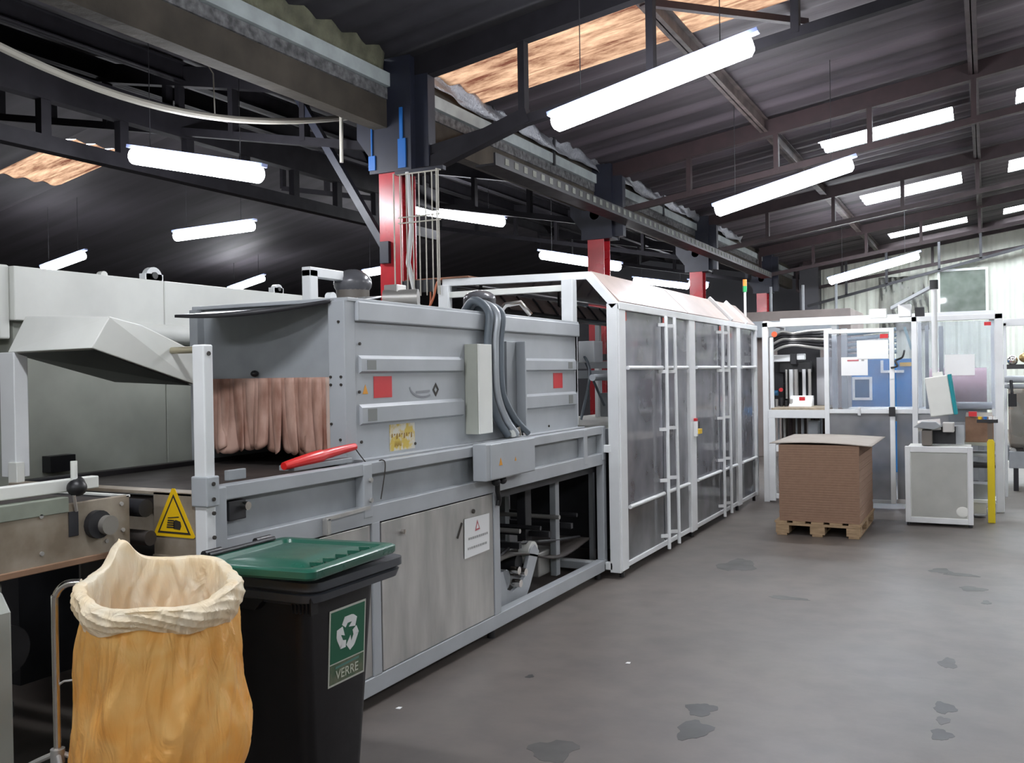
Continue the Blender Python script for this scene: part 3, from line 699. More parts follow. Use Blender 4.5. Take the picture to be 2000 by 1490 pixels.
def visor(u, v):
    def q(a, b_, c): return a*(1-u)**2 + 2*b_*u*(1-u) + c*u*u
    fx, fy, fz = q(-3.64,-3.24,-2.975), q(3.44,3.44,3.835), q(1.922,1.905,1.992)
    bx_, by_, bz_ = -3.98+1.03*u, 4.25, 2.035
    return (fx*(1-v)+bx_*v, fy*(1-v)+by_*v, fz*(1-v)+bz_*v - .012*math.sin(PI*v))
build('visor_sheet', MB().grid(visor, 24, 8, .010), mat('visor_metal', (.52,.53,.54), .28, metal=.5, noise=.1), ov, label='sagging sheet-metal visor over the mouth')
def visor_hem(u, v):
    p = visor(u, 0); return (p[0], p[1]-.004, p[2]+.004-(.014+.012*math.sin(PI*u*.85))*v)
build('visor_hem', MB().grid(visor_hem, 24, 2, .006), DARK, ov)

# fan, motors, bracket on the oven roof
fn_ = thing('fan_motor', 'dark dome-topped fan motor at the near end of the oven roof', 'motor', (-3.4, 4.6, 2.005))
build('dome', MB().sphere((-3.4,4.60,2.16), .115, 20, 12, .75), mat('smoky_cover', (.10,.10,.11), .25), fn_)
build('motor_body', MB().cyl((-3.4,4.60,2.004),(-3.4,4.60,2.16), .10, 24), mat('motor_brown', (.13,.115,.10), .5), fn_)
build('side_motor', MB().cyl((-3.3,4.78,2.075),(-3.1,4.86,2.075), .055, 18), mat('motor_grey', (.33,.32,.30), .4, metal=.4), fn_)
build('terminal_box', MB().box(-3.30,-3.2,4.78,4.88,2.08,2.16), STEEL, fn_, .005)
build('motor_foot', MB().box(-3.45,-3.1,4.5,4.95,2.0,2.03), STEEL, fn_, .003)
fb = thing('roof_bracket', 'white square-tube bracket arch standing on the oven roof', 'bracket', (-3.4, 4.2, 2.005))
build('upright', MB().box(-3.45,-3.39,4.19,4.26,2.004,2.21), WHITE, fb, .004)
build('arm', MB().box(-3.45,-3.39,4.19,4.50,2.17,2.225), WHITE, fb, .004)
build('lug', MB().cyl((-3.40,4.36,2.06),(-3.36,4.36,2.06), .03, 16), WHITE, fb)
fm = thing('fan_motor', 'second dark fan motor on the oven roof, behind the cable trunking', 'motor', (-3.3, 6.0, 2.005))
build('motor_body', MB().cyl((-3.3,6.0,2.004),(-3.3,6.0,2.15), .12, 24), DARK, fm)
build('dome', MB().sphere((-3.3,6.0,2.15), .12, 20, 12, .55), mat('smoky_cover', (.10,.10,.11)), fm)
build('pipe_elbow', MB().tube([(-3.16,6.0,2.02),(-3.1,6.02,2.1),(-3.02,6.1,2.12),(-2.96,6.15,2.03)], .02, 8), CHROME, fm)
# cable trunking on the oven side
for (y0, y1, z1, nm) in ((5.07, 5.24, 1.79, 'left one, cream'), (5.58, 5.74, 1.82, 'right one')):
    t = thing('cable_trunking', 'vertical channel cover on the oven side, %s' % nm, 'cable trunking', (-2.86, (y0+y1)/2, 1.18), group='two channel covers on the oven side')
    if 'left' in nm:
        P(t, 'channel_cover', CREAM, OX+.002, OX+.10, y0, y1, 1.23, z1, bevel=.004)
        P(t, 'channel_side', CREAMD, OX+.002, OX+.09, y0-.008, y0-.001, 1.23, z1, bevel=.001)
    else:
        P(t, 'channel_back', GREY2, OX+.002, OX+.03, y0, y1, 1.20, z1, bevel=.003)
        P(t, 'channel_flange', GREY, OX+.03, OX+.10, y1-.02, y1, 1.20, z1, bevel=.003)
def hose(pts, r, m, label, parent): return build('hose', MB().tube(pts, r, 10), m, parent, label=label)
def smooth_pts(pts, n=10):
    out = []; P_ = [Vector(p) for p in pts]; P_ = [P_[0]] + P_ + [P_[-1]]
    for i in range(1, len(P_)-2):
        for k in range(n):
            t = k/n; a, b_, c, d = P_[i-1], P_[i], P_[i+1], P_[i+2]
            out.append(.5*((2*b_) + (c-a)*t + (2*a-5*b_+4*c-d)*t*t + (3*b_-a-3*c+d)*t**3))
    out.append(P_[-2]); return out
hs = thing('cable_hoses', 'bundle of grey corrugated hoses running down the oven side between the channel covers', 'hoses', (-2.8, 5.4, 1.2))
for k, (y0, y1, xo, m) in enumerate(((5.26,5.48,.06,HOSE),(5.31,5.55,.09,mat('hose_light',(.42,.45,.48),.35,metal=.3)),(5.38,5.60,.07,HOSE),(5.45,5.62,.05,HOSE),(5.36,5.70,.10,HOSE))):
    pts = smooth_pts([(-3.1,y0+.16,2.02),(-2.98,y0+.08,2.085-.01*k),(OX+xo,y0+.02,2.0),(OX+xo,y0,1.8),(OX+xo,y0+.01,1.5),(OX+xo,(y0+y1)/2,1.32),(OX+xo+.02,y1,1.20)], 8)
    hose(pts, .026 - .003*(k % 3), m, None, hs)
for k, (y, c) in enumerate(((5.60,CHROME),(5.68,CHROME),(5.52,CREAM))):
    build('connector', MB().cyl((OX+.10,y,1.19),(OX+.10,y-.02,1.25), .022, 12), c, hs)

# red handled cutter lying by the curtain
kt = thing('strap_tool', 'bright red handled hand tool lying on the frame below the strip curtain', 'hand tool', (-2.86, 3.6, 1.2))
build('handle', MB().tube(smooth_pts([(-2.84,3.30,1.200),(-2.84,3.45,1.215),(-2.845,3.55,1.222),(-2.85,3.70,1.235),(-2.86,3.86,1.245)], 6), [.018 + .012*math.sin(PI*i/24)*(1 if i < 14 else .55) for i in range(25)], 12), REDTOOL, kt)
build('tether_string', MB().tube(smooth_pts([(-2.86,3.85,1.25),(-2.80,3.9,1.15),(-2.745,3.93,1.175),(-2.73,3.94,1.14),(-2.732,3.90,.98)], 6), .003, 5), INK, kt)
solo('support_block', bx(-2.92,-2.83,3.36,3.80,1.171,1.196), GREY2, 'flat grey block under the red handled tool', 'block', bevel=.003)
solo('stop_plate', bx(-2.86,-2.84,2.95,3.06,1.171,1.215), GREY2, 'small upright grey plate on the rail right of the tall post', 'plate', bevel=.003)

# ================================================================== INFEED CONVEYOR (front left)
ic = thing('infeed_conveyor', 'worn beige infeed conveyor at the left edge with knob and pale guide rail', 'conveyor', (-3.4, 1.6, FZ))
cx0 = -3.9; cx1 = -2.95
P(ic, 'side_plate', BEIGE, cx1-.02, cx1, 0.9, 2.54, 0.95, 1.16, bevel=.003, label='worn beige side plate')
P(ic, 'side_plate', BEIGE, cx0, cx0+.02, 0.9, 2.54, 0.95, 1.16, bevel=.003)
P(ic, 'top_edge', mat('green_grey_edge', (.30,.33,.27), .5, noise=.3), cx1-.05, cx1+.006, 0.9, 2.27, 1.13, 1.185, bevel=.003)
P(ic, 'bottom_lip', mat('rusty_lip', (.34,.20,.12), .6, noise=.4), cx1-.05, cx1+.008, 0.9, 2.50, 0.935, 0.958, bevel=.003)
P(ic, 'belt', RUBBER, cx0+.02, cx1-.02, 0.9, 2.50, 1.10, 1.15, bevel=.01)
P(ic, 'end_guard', CREAM, cx0, cx1, 2.525, 2.545, 1.150, 1.160, bevel=.002)
build('end_roller', MB().cyl((cx0+.01,2.60,1.10),(cx1+.02,2.60,1.10), .035, 16), DARK, ic)
build('end_roller', MB().cyl((cx0+.01,2.62,.98),(cx1+.02,2.62,.98), .03, 16), RUBBER, ic)
P(ic, 'tensioner_slot', DARK, cx1-.002, cx1+.004, 2.27, 2.31, 1.04, 1.13, bevel=.002)
kn = build('tension_knob', MB().cyl((cx1,2.41,1.065),(cx1+.05,2.41,1.065), .036, 20), mat('knob_grey', (.33,.31,.28), .4, metal=.5), ic)
build('knob_collar', MB().cyl((cx1,2.385,1.07),(cx1+.025,2.385,1.07), .052, 20), DARK, kn)
for y, z in ((2.50,1.13),(2.505,1.03),(2.16,1.13),(2.16,1.0),(2.43,1.0)):
    build('screw', MB().cyl((cx1,y,z),(cx1+.006,y,z), .008, 8), STEEL, ic)
gr_ = P(ic, 'guide_rail', CREAM, cx1-.06, cx1-.02, 0.9, 2.42, 1.20, 1.245, bevel=.004, label='pale guide rail')
build('rail_clamp', MB().sphere((cx1+.01,2.30,1.215), .035, sz=.9), BLACK, gr_)
build('clamp_lever', MB().cyl((cx1+.01,2.305,1.215),(cx1-.03,2.33,1.225), .03, 12), BLACK, gr_)
build('clamp_rod', MB().cyl((cx1-.01,2.305,1.2),(cx1-.01,2.305,1.31), .012, 12), CREAM, gr_)
build('clamp_rod', MB().cyl((cx1+.02,2.28,1.19),(cx1+.005,2.30,1.13), .006, 8), STEEL, gr_)
build('leg', MB().box(-3.35,-3.22,2.0,2.12,FZ,.94), DARK, ic)
build('leg', MB().box(-3.88,-3.78,2.3,2.4,FZ,.95), GREY2, ic, .004)
build('leg', MB().box(-3.02,-2.95,1.0,1.1,FZ,.94), GREY2, ic, .004)
build('stretcher', MB().box(-3.86,-3.0,2.04,2.08,.45,.50), DARK, ic)
build('drive_motor', MB().cyl((-3.5,2.2,.62),(-3.2,2.2,.62), .09, 18), DARK, ic)
build('cross_tie', MB().box(-3.86,-3.2,2.1,2.13,.78,.82), mat('olive_metal', (.12,.12,.06), .7), ic)
# rounded grey cabinet corner at far left
lg = MB(); lg.prism([(-2.93,FZ),(-2.66,FZ),(-2.66,.90),(-2.70,.955),(-2.78,.98),(-2.93,.98)], 'y', 1.45, 1.845)
solo('pedestal_cover', lg, mat('green_grey_paint', (.36,.38,.34), .5, noise=.12), 'grey-green pedestal with rounded top cut by the left edge of the photo', 'machine pedestal', bevel=.01)
solo('switch_box', bx(-3.12,-3.02,1.90,2.06,.80,.91), mat('green_grey_paint', (.36,.38,.34)), 'small pale box under the conveyor beside the pedestal, upper of two', 'switch box', group='small boxes under the conveyor', bevel=.006)
solo('switch_box', bx(-3.12,-3.02,1.92,2.08,.60,.735), mat('green_grey_paint', (.36,.38,.34)), 'small pale box under the conveyor beside the pedestal, lower of two', 'switch box', group='small boxes under the conveyor', bevel=.006)
solo('switch_bracket', bx(-3.14,-3.121,1.94,1.98,FZ,1.0), DARK, 'dark upright behind the two small pale boxes under the conveyor', 'upright')

# hood over the infeed
hd_ = thing('infeed_hood', 'pale grey sloping hood above the belt left of the oven mouth', 'hood', (-3.65, 3, 1.6))
hx0, hx1 = -3.93, -3.38
build('hood_shell', MB().add([(hx0,2.73,1.735),(hx1,2.73,1.74),(hx1,3.31,1.575),(hx0,3.31,1.60),
    (hx0+.03,2.80,1.90),(hx1+.03,2.80,1.875),(hx1,3.31,1.735),(hx0,3.31,1.78),(hx0+.03,3.0,1.885),(hx1+.02,2.98,1.845)],
    [(0,1,5,4),(1,2,6,9,5),(4,5,9,8),(8,9,6,7),(0,4,8,7,3),(0,3,2,1),(2,3,7,6)]), CREAM, hd_, .004)
build('underside_sheet', MB().add([(hx0+.01,2.75,1.728),(hx1-.01,2.75,1.732),(hx1-.01,3.30,1.57),(hx0+.01,3.30,1.592)], [(0,1,2,3)]), BLACK, hd_)  # thin black sheet just under the hood's sloping bottom
build('pivot_rod', MB().cyl((-3.55,3.16,1.735),(-3.22,3.16,1.735), .016, 12), mat('brass_rod', (.42,.38,.27), .4, metal=.5), hd_)
P(hd_, 'hood_post', WHITE, -3.99, -3.89, 2.73, 2.80, 1.17, 1.735, bevel=.004)
P(hd_, 'post_shoe', CREAM, -3.93, -3.87, 2.72, 2.76, 1.13, 1.24, bevel=.003)

# ================================================================== REAR WHITE MACHINE
rm = thing('rear_machine', 'large off-white machine housing behind the hood at left', 'machine', (-5.3, 6, FZ))
P(rm, 'upper_housing', CREAM, -5.8, -4.6, 3.24, 4.255, 1.93, 2.22, bevel=.006)
P(rm, 'upper_housing', CREAM, -5.8, -4.6, 4.262, 6.9, 1.93, 2.22, bevel=.006)
P(rm, 'end_cover', CREAM, -5.8, -4.63, 3.17, 3.235, 1.83, 2.225, bevel=.01)
P(rm, 'lower_housing', CREAMD, -5.8, -4.66, 3.27, 4.31, 0.9, 1.93, bevel=.004)
P(rm, 'lower_housing', CREAMD, -5.8, -4.66, 4.32, 6.9, 0.9, 1.93, bevel=.004)
P(rm, 'plinth', DARK, -5.7, -4.7, 3.3, 6.8, FZ, 0.9, bevel=0)
P(rm, 'door_edge', CREAMD, -4.66, -4.64, 3.24, 3.30, 1.1, 1.72, bevel=.002)
build('round_duct', MB().cyl((-4.62,3.85,1.885),(-4.62,4.62,1.885), .065, 20), CREAM, rm)
P(rm, 'black_bracket', BLACK, -4.65, -4.58, 3.42, 3.58, 1.10, 1.19, bevel=.002)
for y, r in ((4.20,.055),(5.35,.04)):
    bh = MB().cyl((-4.66,y,2.24),(-4.62,y,2.24), r*1.15, 20); bh.box(-4.67,-4.62,y-r*1.3,y+r*1.3,2.215,2.26)
    h_ = build('bearing_housing', bh, WHITE, rm); build('shaft_hole', MB().cyl((-4.62,y,2.25),(-4.61,y,2.25), r*.4, 14), BLACK, h_)
build('lifting_lug', MB().cyl((-4.66,3.83,2.22),(-4.62,3.83,2.22), .025, 12), CREAM, rm)

# ================================================================== CLEAR ENCLOSURE
en = thing('safety_enclosure', 'tall clear-panelled safety enclosure with sloping pinkish roof panels', 'safety enclosure', (-3.4, 9.5, FZ))
EX = -2.60; Y0, Y1 = 7.10, 12.0
def post(y0, y1, z0=FZ+.06, z1=2.14): return P(en, 'post', WHITE, EX-.07, EX, y0, y1, z0, z1, bevel=.005)
for a, b_ in ((7.02, 7.17), (8.99, 9.19), (10.95, 11.12), (11.95, 12.03)): post(a, b_)
P(en, 'edge_post', WHITE, EX-.10, EX-.01, 7.0, 7.05, .0, 2.15, bevel=.004)
P(en, 'top_rail', WHITE, EX-.06, EX+.005, 7.02, 12.03, 2.10, 2.16, bevel=.004)
P(en, 'bottom_rail', WHITE, EX-.05, EX-.01, 7.02, 12.03, 0.02, 0.06, bevel=.003)
P(en, 'cross_rail', WHITE, -2.98, EX-.08, 6.99, 7.05, 0.96, 1.02, bevel=.004)
P(en, 'cross_rail', WHITE, -4.22, EX-.08, 7.0, 7.05, 0.02, 0.08, bevel=.004)
for y in (7.1, 9.1, 11.0, 11.9): build('foot', MB().cyl((EX-.04,y,FZ),(EX-.04,y,0.02), .02, 10), DARK, en)
# near portal of the roof
build('portal_slope', MB().bar((-2.63,7.03,2.13), (-2.86,7.03,2.39), .06, .06, (0,1,0)), WHITE, en)
build('portal_top', MB().bar((-2.85,7.03,2.385), (-4.22,7.03,2.405), .06, .055, (0,1,0)), WHITE, en)
P(en, 'portal_lower', CREAM, -4.22, -3.05, 7.0, 7.05, 2.27, 2.32, bevel=.003)
P(en, 'portal_post', WHITE, -3.06, -2.96, 6.93, 7.02, 1.175, 2.36, bevel=.005)
P(en, 'rear_post', WHITE, -4.25, -4.15, 6.98, 7.05, FZ, 2.38, bevel=.004)
def roof_panel(y0, y1, m=SLANT):
    return MB().prism([(-2.62,2.165),(-2.865,2.42),(-2.86,2.425),(-2.61,2.172)], 'y', y0, y1)
for y0, y1 in ((7.07, 8.98), (9.0, 10.66), (10.78, 11.98)): build('sloping_roof_panel', roof_panel(y0, y1), SLANT, en, label='pinkish sloping roof panel')
for y in (10.70, 11.45): build('roof_rib', MB().bar((-2.60,y,2.17), (-2.86,y,2.44), .05, .05, (0,1,0)), WHITE, en)
P(en, 'flat_roof_panel', POLY, -4.22, -2.87, 7.07, 11.98, 2.41, 2.42, bevel=0)
P(en, 'ridge_rail', WHITE, -2.90, -2.85, 7.03, 12.0, 2.38, 2.41, bevel=.003)
P(en, 'rear_rail', GREY, -4.25, -4.19, 7.03, 12.0, 2.33, 2.39, bevel=.003)
for y in (8.2, 9.4, 10.6, 11.8): P(en, 'rear_post', GREY, -4.24, -4.18, y, y+.06, FZ, 2.35, bevel=.003)
doors = ((7.19, 8.18), (8.22, 8.97), (9.21, 10.20), (10.24, 10.93), (11.14, 11.93))
for k, (a, b_) in enumerate(doors):
    d = P(en, 'clear_door', POLY, EX-.035, EX-.029, a, b_, 0.50, 2.10, bevel=0)
    P(d, 'lower_sheet', FROST, EX-.036, EX-.028, a, b_, 0.05, 0.50, bevel=0, label='grey lower sheet')
    if k < 4:
        ye = b_-.035 if k in (0, 2) else a+.18
        build('edge_tube', MB().cyl((EX+.03,ye+(.05 if k in (1,3) else 0),0.0),(EX+.03,ye,2.10), .0165, 12), WHITE, d)
        for z in (.12,.62,1.08,1.60,2.02):
            build('standoff', MB().bar((EX+.03,ye,z),(EX-.03,ye-.06,z), .02, .03), WHITE, d)
    for z in (1.635, 0.50):
        build('cross_tube', MB().cyl((EX-.005,a+.03,z),(EX-.005,b_-.05 if k < 4 else b_,z), .0175, 10), WHITE, d)
    for yy in (a+.02, b_-.02):
        build('door_strip', MB().box(EX-.042,EX-.036, yy-.012, yy+.012, .1, 2.1), GREY, d)
    build('corner_tape', MB().box(EX-.028,EX-.025, a, a+.07, 2.02, 2.09), mat('red_tape', (.65,.10,.07), .6), d)
sw = thing('interlock_switch', 'white and yellow interlock switch on the middle enclosure post', 'switch', (EX+.02, 9.12, .95))
P(sw, 'switch_body', PAPER, EX+.001, EX+.03, 9.09, 9.14, .95, 1.10, bevel=.003)
P(sw, 'red_cap', SIGNRED, EX+.001, EX+.03, 9.09, 9.14, 1.102, 1.13, bevel=.003)
P(sw, 'yellow_key', YELLOW, EX+.001, EX+.04, 9.145, 9.26, .97, 1.02, bevel=.004)
P(sw, 'black_holder', BLACK, EX+.001, EX+.03, 9.145, 9.21, 1.025, 1.10, bevel=.003)

# machine inside the enclosure
cp = thing('case_packer', 'grey packing machinery inside the clear enclosure', 'packing machine', (-3.5, 9.5, FZ))
P(cp, 'bed', CREAMD, -3.95, -2.80, 7.07, 11.95, 1.00, 1.13, bevel=.004, label='pale machine bed')
P(cp, 'bed_side', GREY, -2.80, -2.78, 7.07, 11.95, 0.98, 1.14, bevel=.003)
P(cp, 'cabinet', DARK, -3.8, -2.75, 7.4, 9.0, 0.10, 0.80, bevel=.01)
P(cp, 'cabinet', GREY2, -3.9, -3.0, 9.3, 10.6, 0.10, 0.95, bevel=.01)
P(cp, 'cabinet', mat('slate', (.14,.17,.21), .5), -3.9, -2.95, 10.8, 11.7, 0.10, 0.95, bevel=.01)
rr = random.Random(3)
for i in range(14):
    y = 7.3+.33*i; x = -2.95 - .9*rr.random(); z1 = 1.5+.55*rr.random()
    m = (WHITE, GREY, WHITE, STEEL)[i % 4]
    P(cp, 'upright_profile', m, x-.02, x+.02, y, y+.045, 1.13, z1, bevel=.002)
for i in range(8):
    y = 7.5+.55*i; x = -3.0-.5*rr.random()
    t = build('air_cylinder', MB().cyl((x,y,1.25+.2*rr.random()),(x,y,1.75+.1*rr.random()), .028, 14), WHITE if i % 2 else STEEL, cp)
for i in range(5):
    y = 7.6+.95*i
    P(cp, 'cross_beam', (GREY, GREY2, DARK)[i % 3], -4.1, -2.85, y, y+.07, 1.55+.09*(i%3), 1.62+.09*(i%3), bevel=.003)
for i, (y, z, s, m) in enumerate(((7.6,1.75,.16,WHITE),(8.4,1.86,.18,mat('slate',(.14,.17,.21))),(9.5,1.78,.2,mat('slate',(.14,.17,.21))),(10.4,1.35,.22,CREAM),(11.3,1.4,.2,DARK),(8.1,1.25,.2,GREY2),(9.8,1.22,.14,CREAM))):
    P(cp, 'valve_box', m, -3.2, -3.05, y, y+s*1.3, z-.06, z+s*.8, bevel=.006)
for i in range(6):
    y = 7.4+.8*i
    build('air_hose', MB().tube(smooth_pts([(-3.1,y,1.2),(-3.05,y+.1,1.6),(-3.2,y+.3,1.75),(-3.1,y+.55,1.3)], 6), .012, 6), BLACK if i % 2 else HOSE, cp)
build('guide_tube', MB().cyl((-2.86,7.08,1.56),(-2.86,11.9,1.56), .028, 14), GREY2, cp)
build('lamp_strip', MB().box(-3.5,-3.4,7.2,7.5,1.95,2.0), WHITE, cp, .004)
for i in range(9): build('lower_strut', MB().box(-3.0,-2.96,7.3+.5*i,7.34+.5*i,.02,.98), (GREY,GREY2,REDD)[i % 3], cp)
# film cover with dark ribbed bar (seen above the far end of the oven)
rc = thing('ribbed_cover', 'grey slatted cover with dark ribbed bar under the enclosure roof', 'machine cover', (-3.4, 8, 2.0))
build('slatted_sheet', MB().grid(lambda u, v: (-3.86-.30*v, 7.15+4.6*u, 2.17+.19*math.sin(v*PI*.5)+.005*math.sin(u*120)), 120, 8, .008), mat('taupe_sheet', (.30,.27,.25), .5, noise=.2), rc)
build('dark_bar', MB().cyl((-3.85,7.12,2.16),(-3.85,11.8,2.15), .03, 12), BLACK, rc)
for i in range(13): build('cover_rib', MB().tube([(-3.85-.06*j, 7.2+.36*i+.05*j, 2.19+.19*math.sin(.2*j*PI*.5)) for j in range(4)], .010, 6), BLACK, rc)
for y in (7.3, 9.0, 11.4): build('cover_stay', MB().bar((-4.0,y,2.2),(-4.0,y,2.412), .02, .02, (0,1,0)), DARK, rc)
# signal tower above the enclosure
st = thing('signal_tower', 'thin white signal pole with green and orange lamp above the enclosure roof', 'signal lamp', (-2.95, 12.0, 2.3))
build('pole', MB().cyl((-2.75,12.05,2.13),(-2.75,12.05,2.60), .016, 12), PAPER, st)
build('green_lamp', MB().cyl((-2.75,12.05,2.60),(-2.75,12.05,2.675), .025, 14), mat('green_lens', (.02,.35,.10), .3), st)
build('orange_lamp', MB().cyl((-2.75,12.05,2.677),(-2.75,12.05,2.76), .025, 14), mat('orange_lens', (.85,.25,.03), .3), st)
P(st, 'pole_bracket', WHITE, -2.78, -2.62, 12.03, 12.07, 2.10, 2.135, bevel=.002)

# ================================================================== WHEELED BIN
bn = thing('wheeled_bin', 'black wheeled recycling bin with a loose green lid and a green recycling sticker', 'bin', (-2.26, 2.72, FZ))
def ring(x0, x1, y0, y1, z, r=.04, n=5):
    pts = []
    for cx, cy, a0 in ((x1-r,y0+r,-PI/2),(x1-r,y1-r,0),(x0+r,y1-r,PI/2),(x0+r,y0+r,PI)):
        for i in range(n+1): a = a0 + PI/2*i/n; pts.append((cx+r*math.cos(a), cy+r*math.sin(a), z))
    return pts
def loft(rings, cap0=True, cap1=True):
    mb = MB(); n = len(rings[0]); vs = [p for r in rings for p in r]; fs = []
    for j in range(len(rings)-1):
        for i in range(n): fs.append((j*n+i, j*n+(i+1)%n, (j+1)*n+(i+1)%n, (j+1)*n+i))
    if cap0: fs.append(tuple(range(n-1,-1,-1)))
    if cap1: fs.append(tuple((len(rings)-1)*n+i for i in range(n)))
    mb.add(vs, fs); mb.smooth = True; return mb
build('body', loft([ring(-2.40,-2.12,2.58,2.84,0.0,.05), ring(-2.42,-2.11,2.56,2.86,.02,.05), ring(-2.48,-2.075,2.50,2.92,.81,.045), ring(-2.48,-2.07,2.495,2.925,.86,.045)], True, False), BINM, bn)
rim = loft([ring(-2.50,-2.05,2.475,2.945,0.830,.05), ring(-2.52,-2.00,2.455,2.985,0.845,.055), ring(-2.52,-1.99,2.45,2.99,0.872,.055), ring(-2.51,-2.005,2.46,2.98,0.875,.055), ring(-2.515,-1.985,2.445,3.0,0.887,.055), ring(-2.515,-1.985,2.445,3.0,0.915,.055), ring(-2.47,-2.03,2.49,2.95,0.915,.05), ring(-2.46,-2.08,2.50,2.92,0.870,.045)], False, False)
build('rim', rim, mat('rim_black', (.060,.066,.078), .35, noise=.2), bn)
for i in range(6): build('rim_gusset', MB().box(-2.10+.016*i,-2.094+.016*i,2.462,2.50,.805,.865), BINM, bn)
build('front_lug', MB().prism([(-2.40,.84),(-2.36,.805),(-2.26,.80),(-2.22,.84)], 'y', 2.462, 2.50), BINM, bn)
build('handle', MB().cyl((-2.60,2.50,.90),(-2.60,2.92,.90), .014, 12), BINM, bn)
for y in (2.50,2.92): build('handle_lug', MB().box(-2.61,-2.50,y-.012,y+.012,.87,.915), BINM, bn)
for y in (2.55, 2.88): build('wheel', MB().cyl((-2.44,y-.02,.05),(-2.44,y+.02,.05), .10, 24), DARK, bn)
# lid, lying skewed
LM = Matrix.Translation((-2.19,2.60,.972)) @ Matrix.Rotation(math.radians(6), 4, 'Z') @ Matrix.Rotation(math.radians(-1.0), 4, 'X')
def lring(hx, hy, z, r=.05): return [LM @ Vector(p) for p in ring(-hx,hx,-hy,hy,z,r,6)]
lid = loft([lring(.225,.265,-.024,.03), lring(.248,.283,-.024,.03), lring(.254,.290,-.016,.03), lring(.254,.290,.004,.03), lring(.246,.282,.010,.03), lring(.214,.250,.009,.03), lring(.206,.242,-.003,.03), lring(.172,.205,-.003,.03), lring(.160,.192,.007,.03), lring(.06,.10,.010,.03)])
lo = build('lid', lid, GREEN, bn, label='glossy dark green lid')
for k in (-1, 1): build('lid_hinge', MB().xf(Matrix()) .cyl(LM @ Vector((-.245,.10*k,.02)), LM @ Vector((-.245,.19*k,.02)), .013, 12), BLACK, lo)
for k in range(5): build('lid_rib', MB().bar(LM @ Vector((.165,-.16+.08*k,.006)), LM @ Vector((.21,-.16+.08*k,.008)), .012, .012), GREEN, lo)
build('lid_rod', MB().cyl(LM @ Vector((-.232,-.18,.018)), LM @ Vector((-.232,.20,.018)), .008, 8), BLACK, lo)
# sticker
MS = Matrix.Translation((-2.085,2.745,.635)) @ Matrix.Rotation(math.radians(3.0), 4, 'Y') @ Matrix(((0,0,1,0),(1,0,0,0),(0,1,0,0),(0,0,0,1)))
def sflat(poly, t0, t1): return flat(poly, MS, t0, t1)
stk = build('recycling_sticker', sflat(rect(.215,.275), .002, .004), mat('sticker_border', (.55,.56,.50), .5), bn, label='green recycling sticker with white arrows')
build('green_field', sflat([(-.10,-.055),(.10,-.055),(.10,.13),(-.10,.13)], .004, .005), mat('sticker_green', (.010,.12,.06), .4), stk)
build('text_field', sflat([(-.10,-.13),(.10,-.13),(.10,-.06),(-.10,-.06)], .004, .005), mat('sticker_worn_green', (.03,.10,.05), .6, col2=(.16,.17,.11), scale=20), stk)
def arrow(k):
    a = 2*PI*k/3; mb = MB()
    c, s = math.cos(a), math.sin(a)
    def T(p): return (p[0]*c - p[1]*s, (p[0]*s + p[1]*c)*1.0 + .038)
    R_ = .062
    for poly in ([(-.037,.036),(-.016,.022),(-.004,.036),(-.014,.062),(-.022,.062)], [(-.022,.062),(-.004,.036),(.022,.036),(.022,.062)], [(.004,.020),(.042,.014),(.052,.046),(.030,.060),(.016,.062),(.020,.034)]):
        add(mb, sflat([T(p) for p in poly], .005, .0062))
    return mb
for k in range(3): build('recycling_arrow', arrow(k), PAPER, stk)
build('lettering', text_mb('VERRE', .048, MS @ Matrix.Translation((0,-.103,.006)), .0006), mat('lettering_white', (.6,.62,.52), .6), stk)
build('small_print', sflat([(-.07,-.078),(.07,-.074),(.07,-.066),(-.07,-.070)], .005, .006), mat('pale_teal_print', (.10,.24,.20), .6), stk)

# ================================================================== BAG AND STAND
BC = Vector((-2.145, 1.945, 0))
def fold(a, z, k=1.0):
    return k*(.005*math.sin(5*a+3*z) + .004*math.sin(13*a-6*z+1.3) + .003*math.sin(23*a+9*z) + .002*math.sin(37*a-14*z+2))
def pleat(p, w=.5): 
    f = p/(2*PI) % 1.0; return max(0.0, 1 - abs(f-.5)/(.5*w))
def crease(a, z):   # film pulled into long slanting pleats from the upper right down to the left
    m = .55 + .45*math.sin(2*a+7*z)
    return .016*pleat(7*a-13*z, .6)*m + .012*pleat(12*a-19*z+1.7, .55)*(1-m) + .006*pleat(23*a-9*z+.6, .5) - .010 \
        + .006*math.sin(3.1*a+11*z)*math.sin(5*a-4*z)
def ztop(a):   # a = 0 faces image right, pi/2 = away from camera
    return 1.012 + .034*math.sin(a) + .006*math.cos(5*a+.5) + .060*math.exp(-((a-2.45)/.20)**2) - .012*math.cos(a)
RGT = Vector((.8916,.4526,0)); AWY = Vector((-.4526,.8916,0))
def bpos(a, r, z, sx=1.0): return BC + RGT*(r*math.cos(a)*sx) + AWY*(r*math.sin(a)) + Vector((0,0,z))
bag = thing('refuse_sack', 'yellow plastic refuse sack with rolled-over rim hanging on a chrome stand', 'sack', (BC.x, BC.y, .28))
def body_fn(u, v):
    a = 2*PI*u - PI; zt = ztop(a) - .05
    z = zt*(1-v) + .38*v
    prof = .200 + .034*math.sin(min(1, v*1.25)*PI*.55) 
    if v > .74: prof *= math.sqrt(max(0.0, 1-((v-.74)/.26)**2))*.98+.02
    bulge = .022*math.exp(-((a+.1)/.6)**2)*math.exp(-((z-.60)/.10)**2)
    aa = a - 0; r = prof + fold(a, z*3, .35) + crease(a, z) + bulge
    return bpos(a, max(.004, r), z, 1.04)
build('sack_body', MB().grid(body_fn, 260, 90, 0.0, wrap=True), BAG, bag)
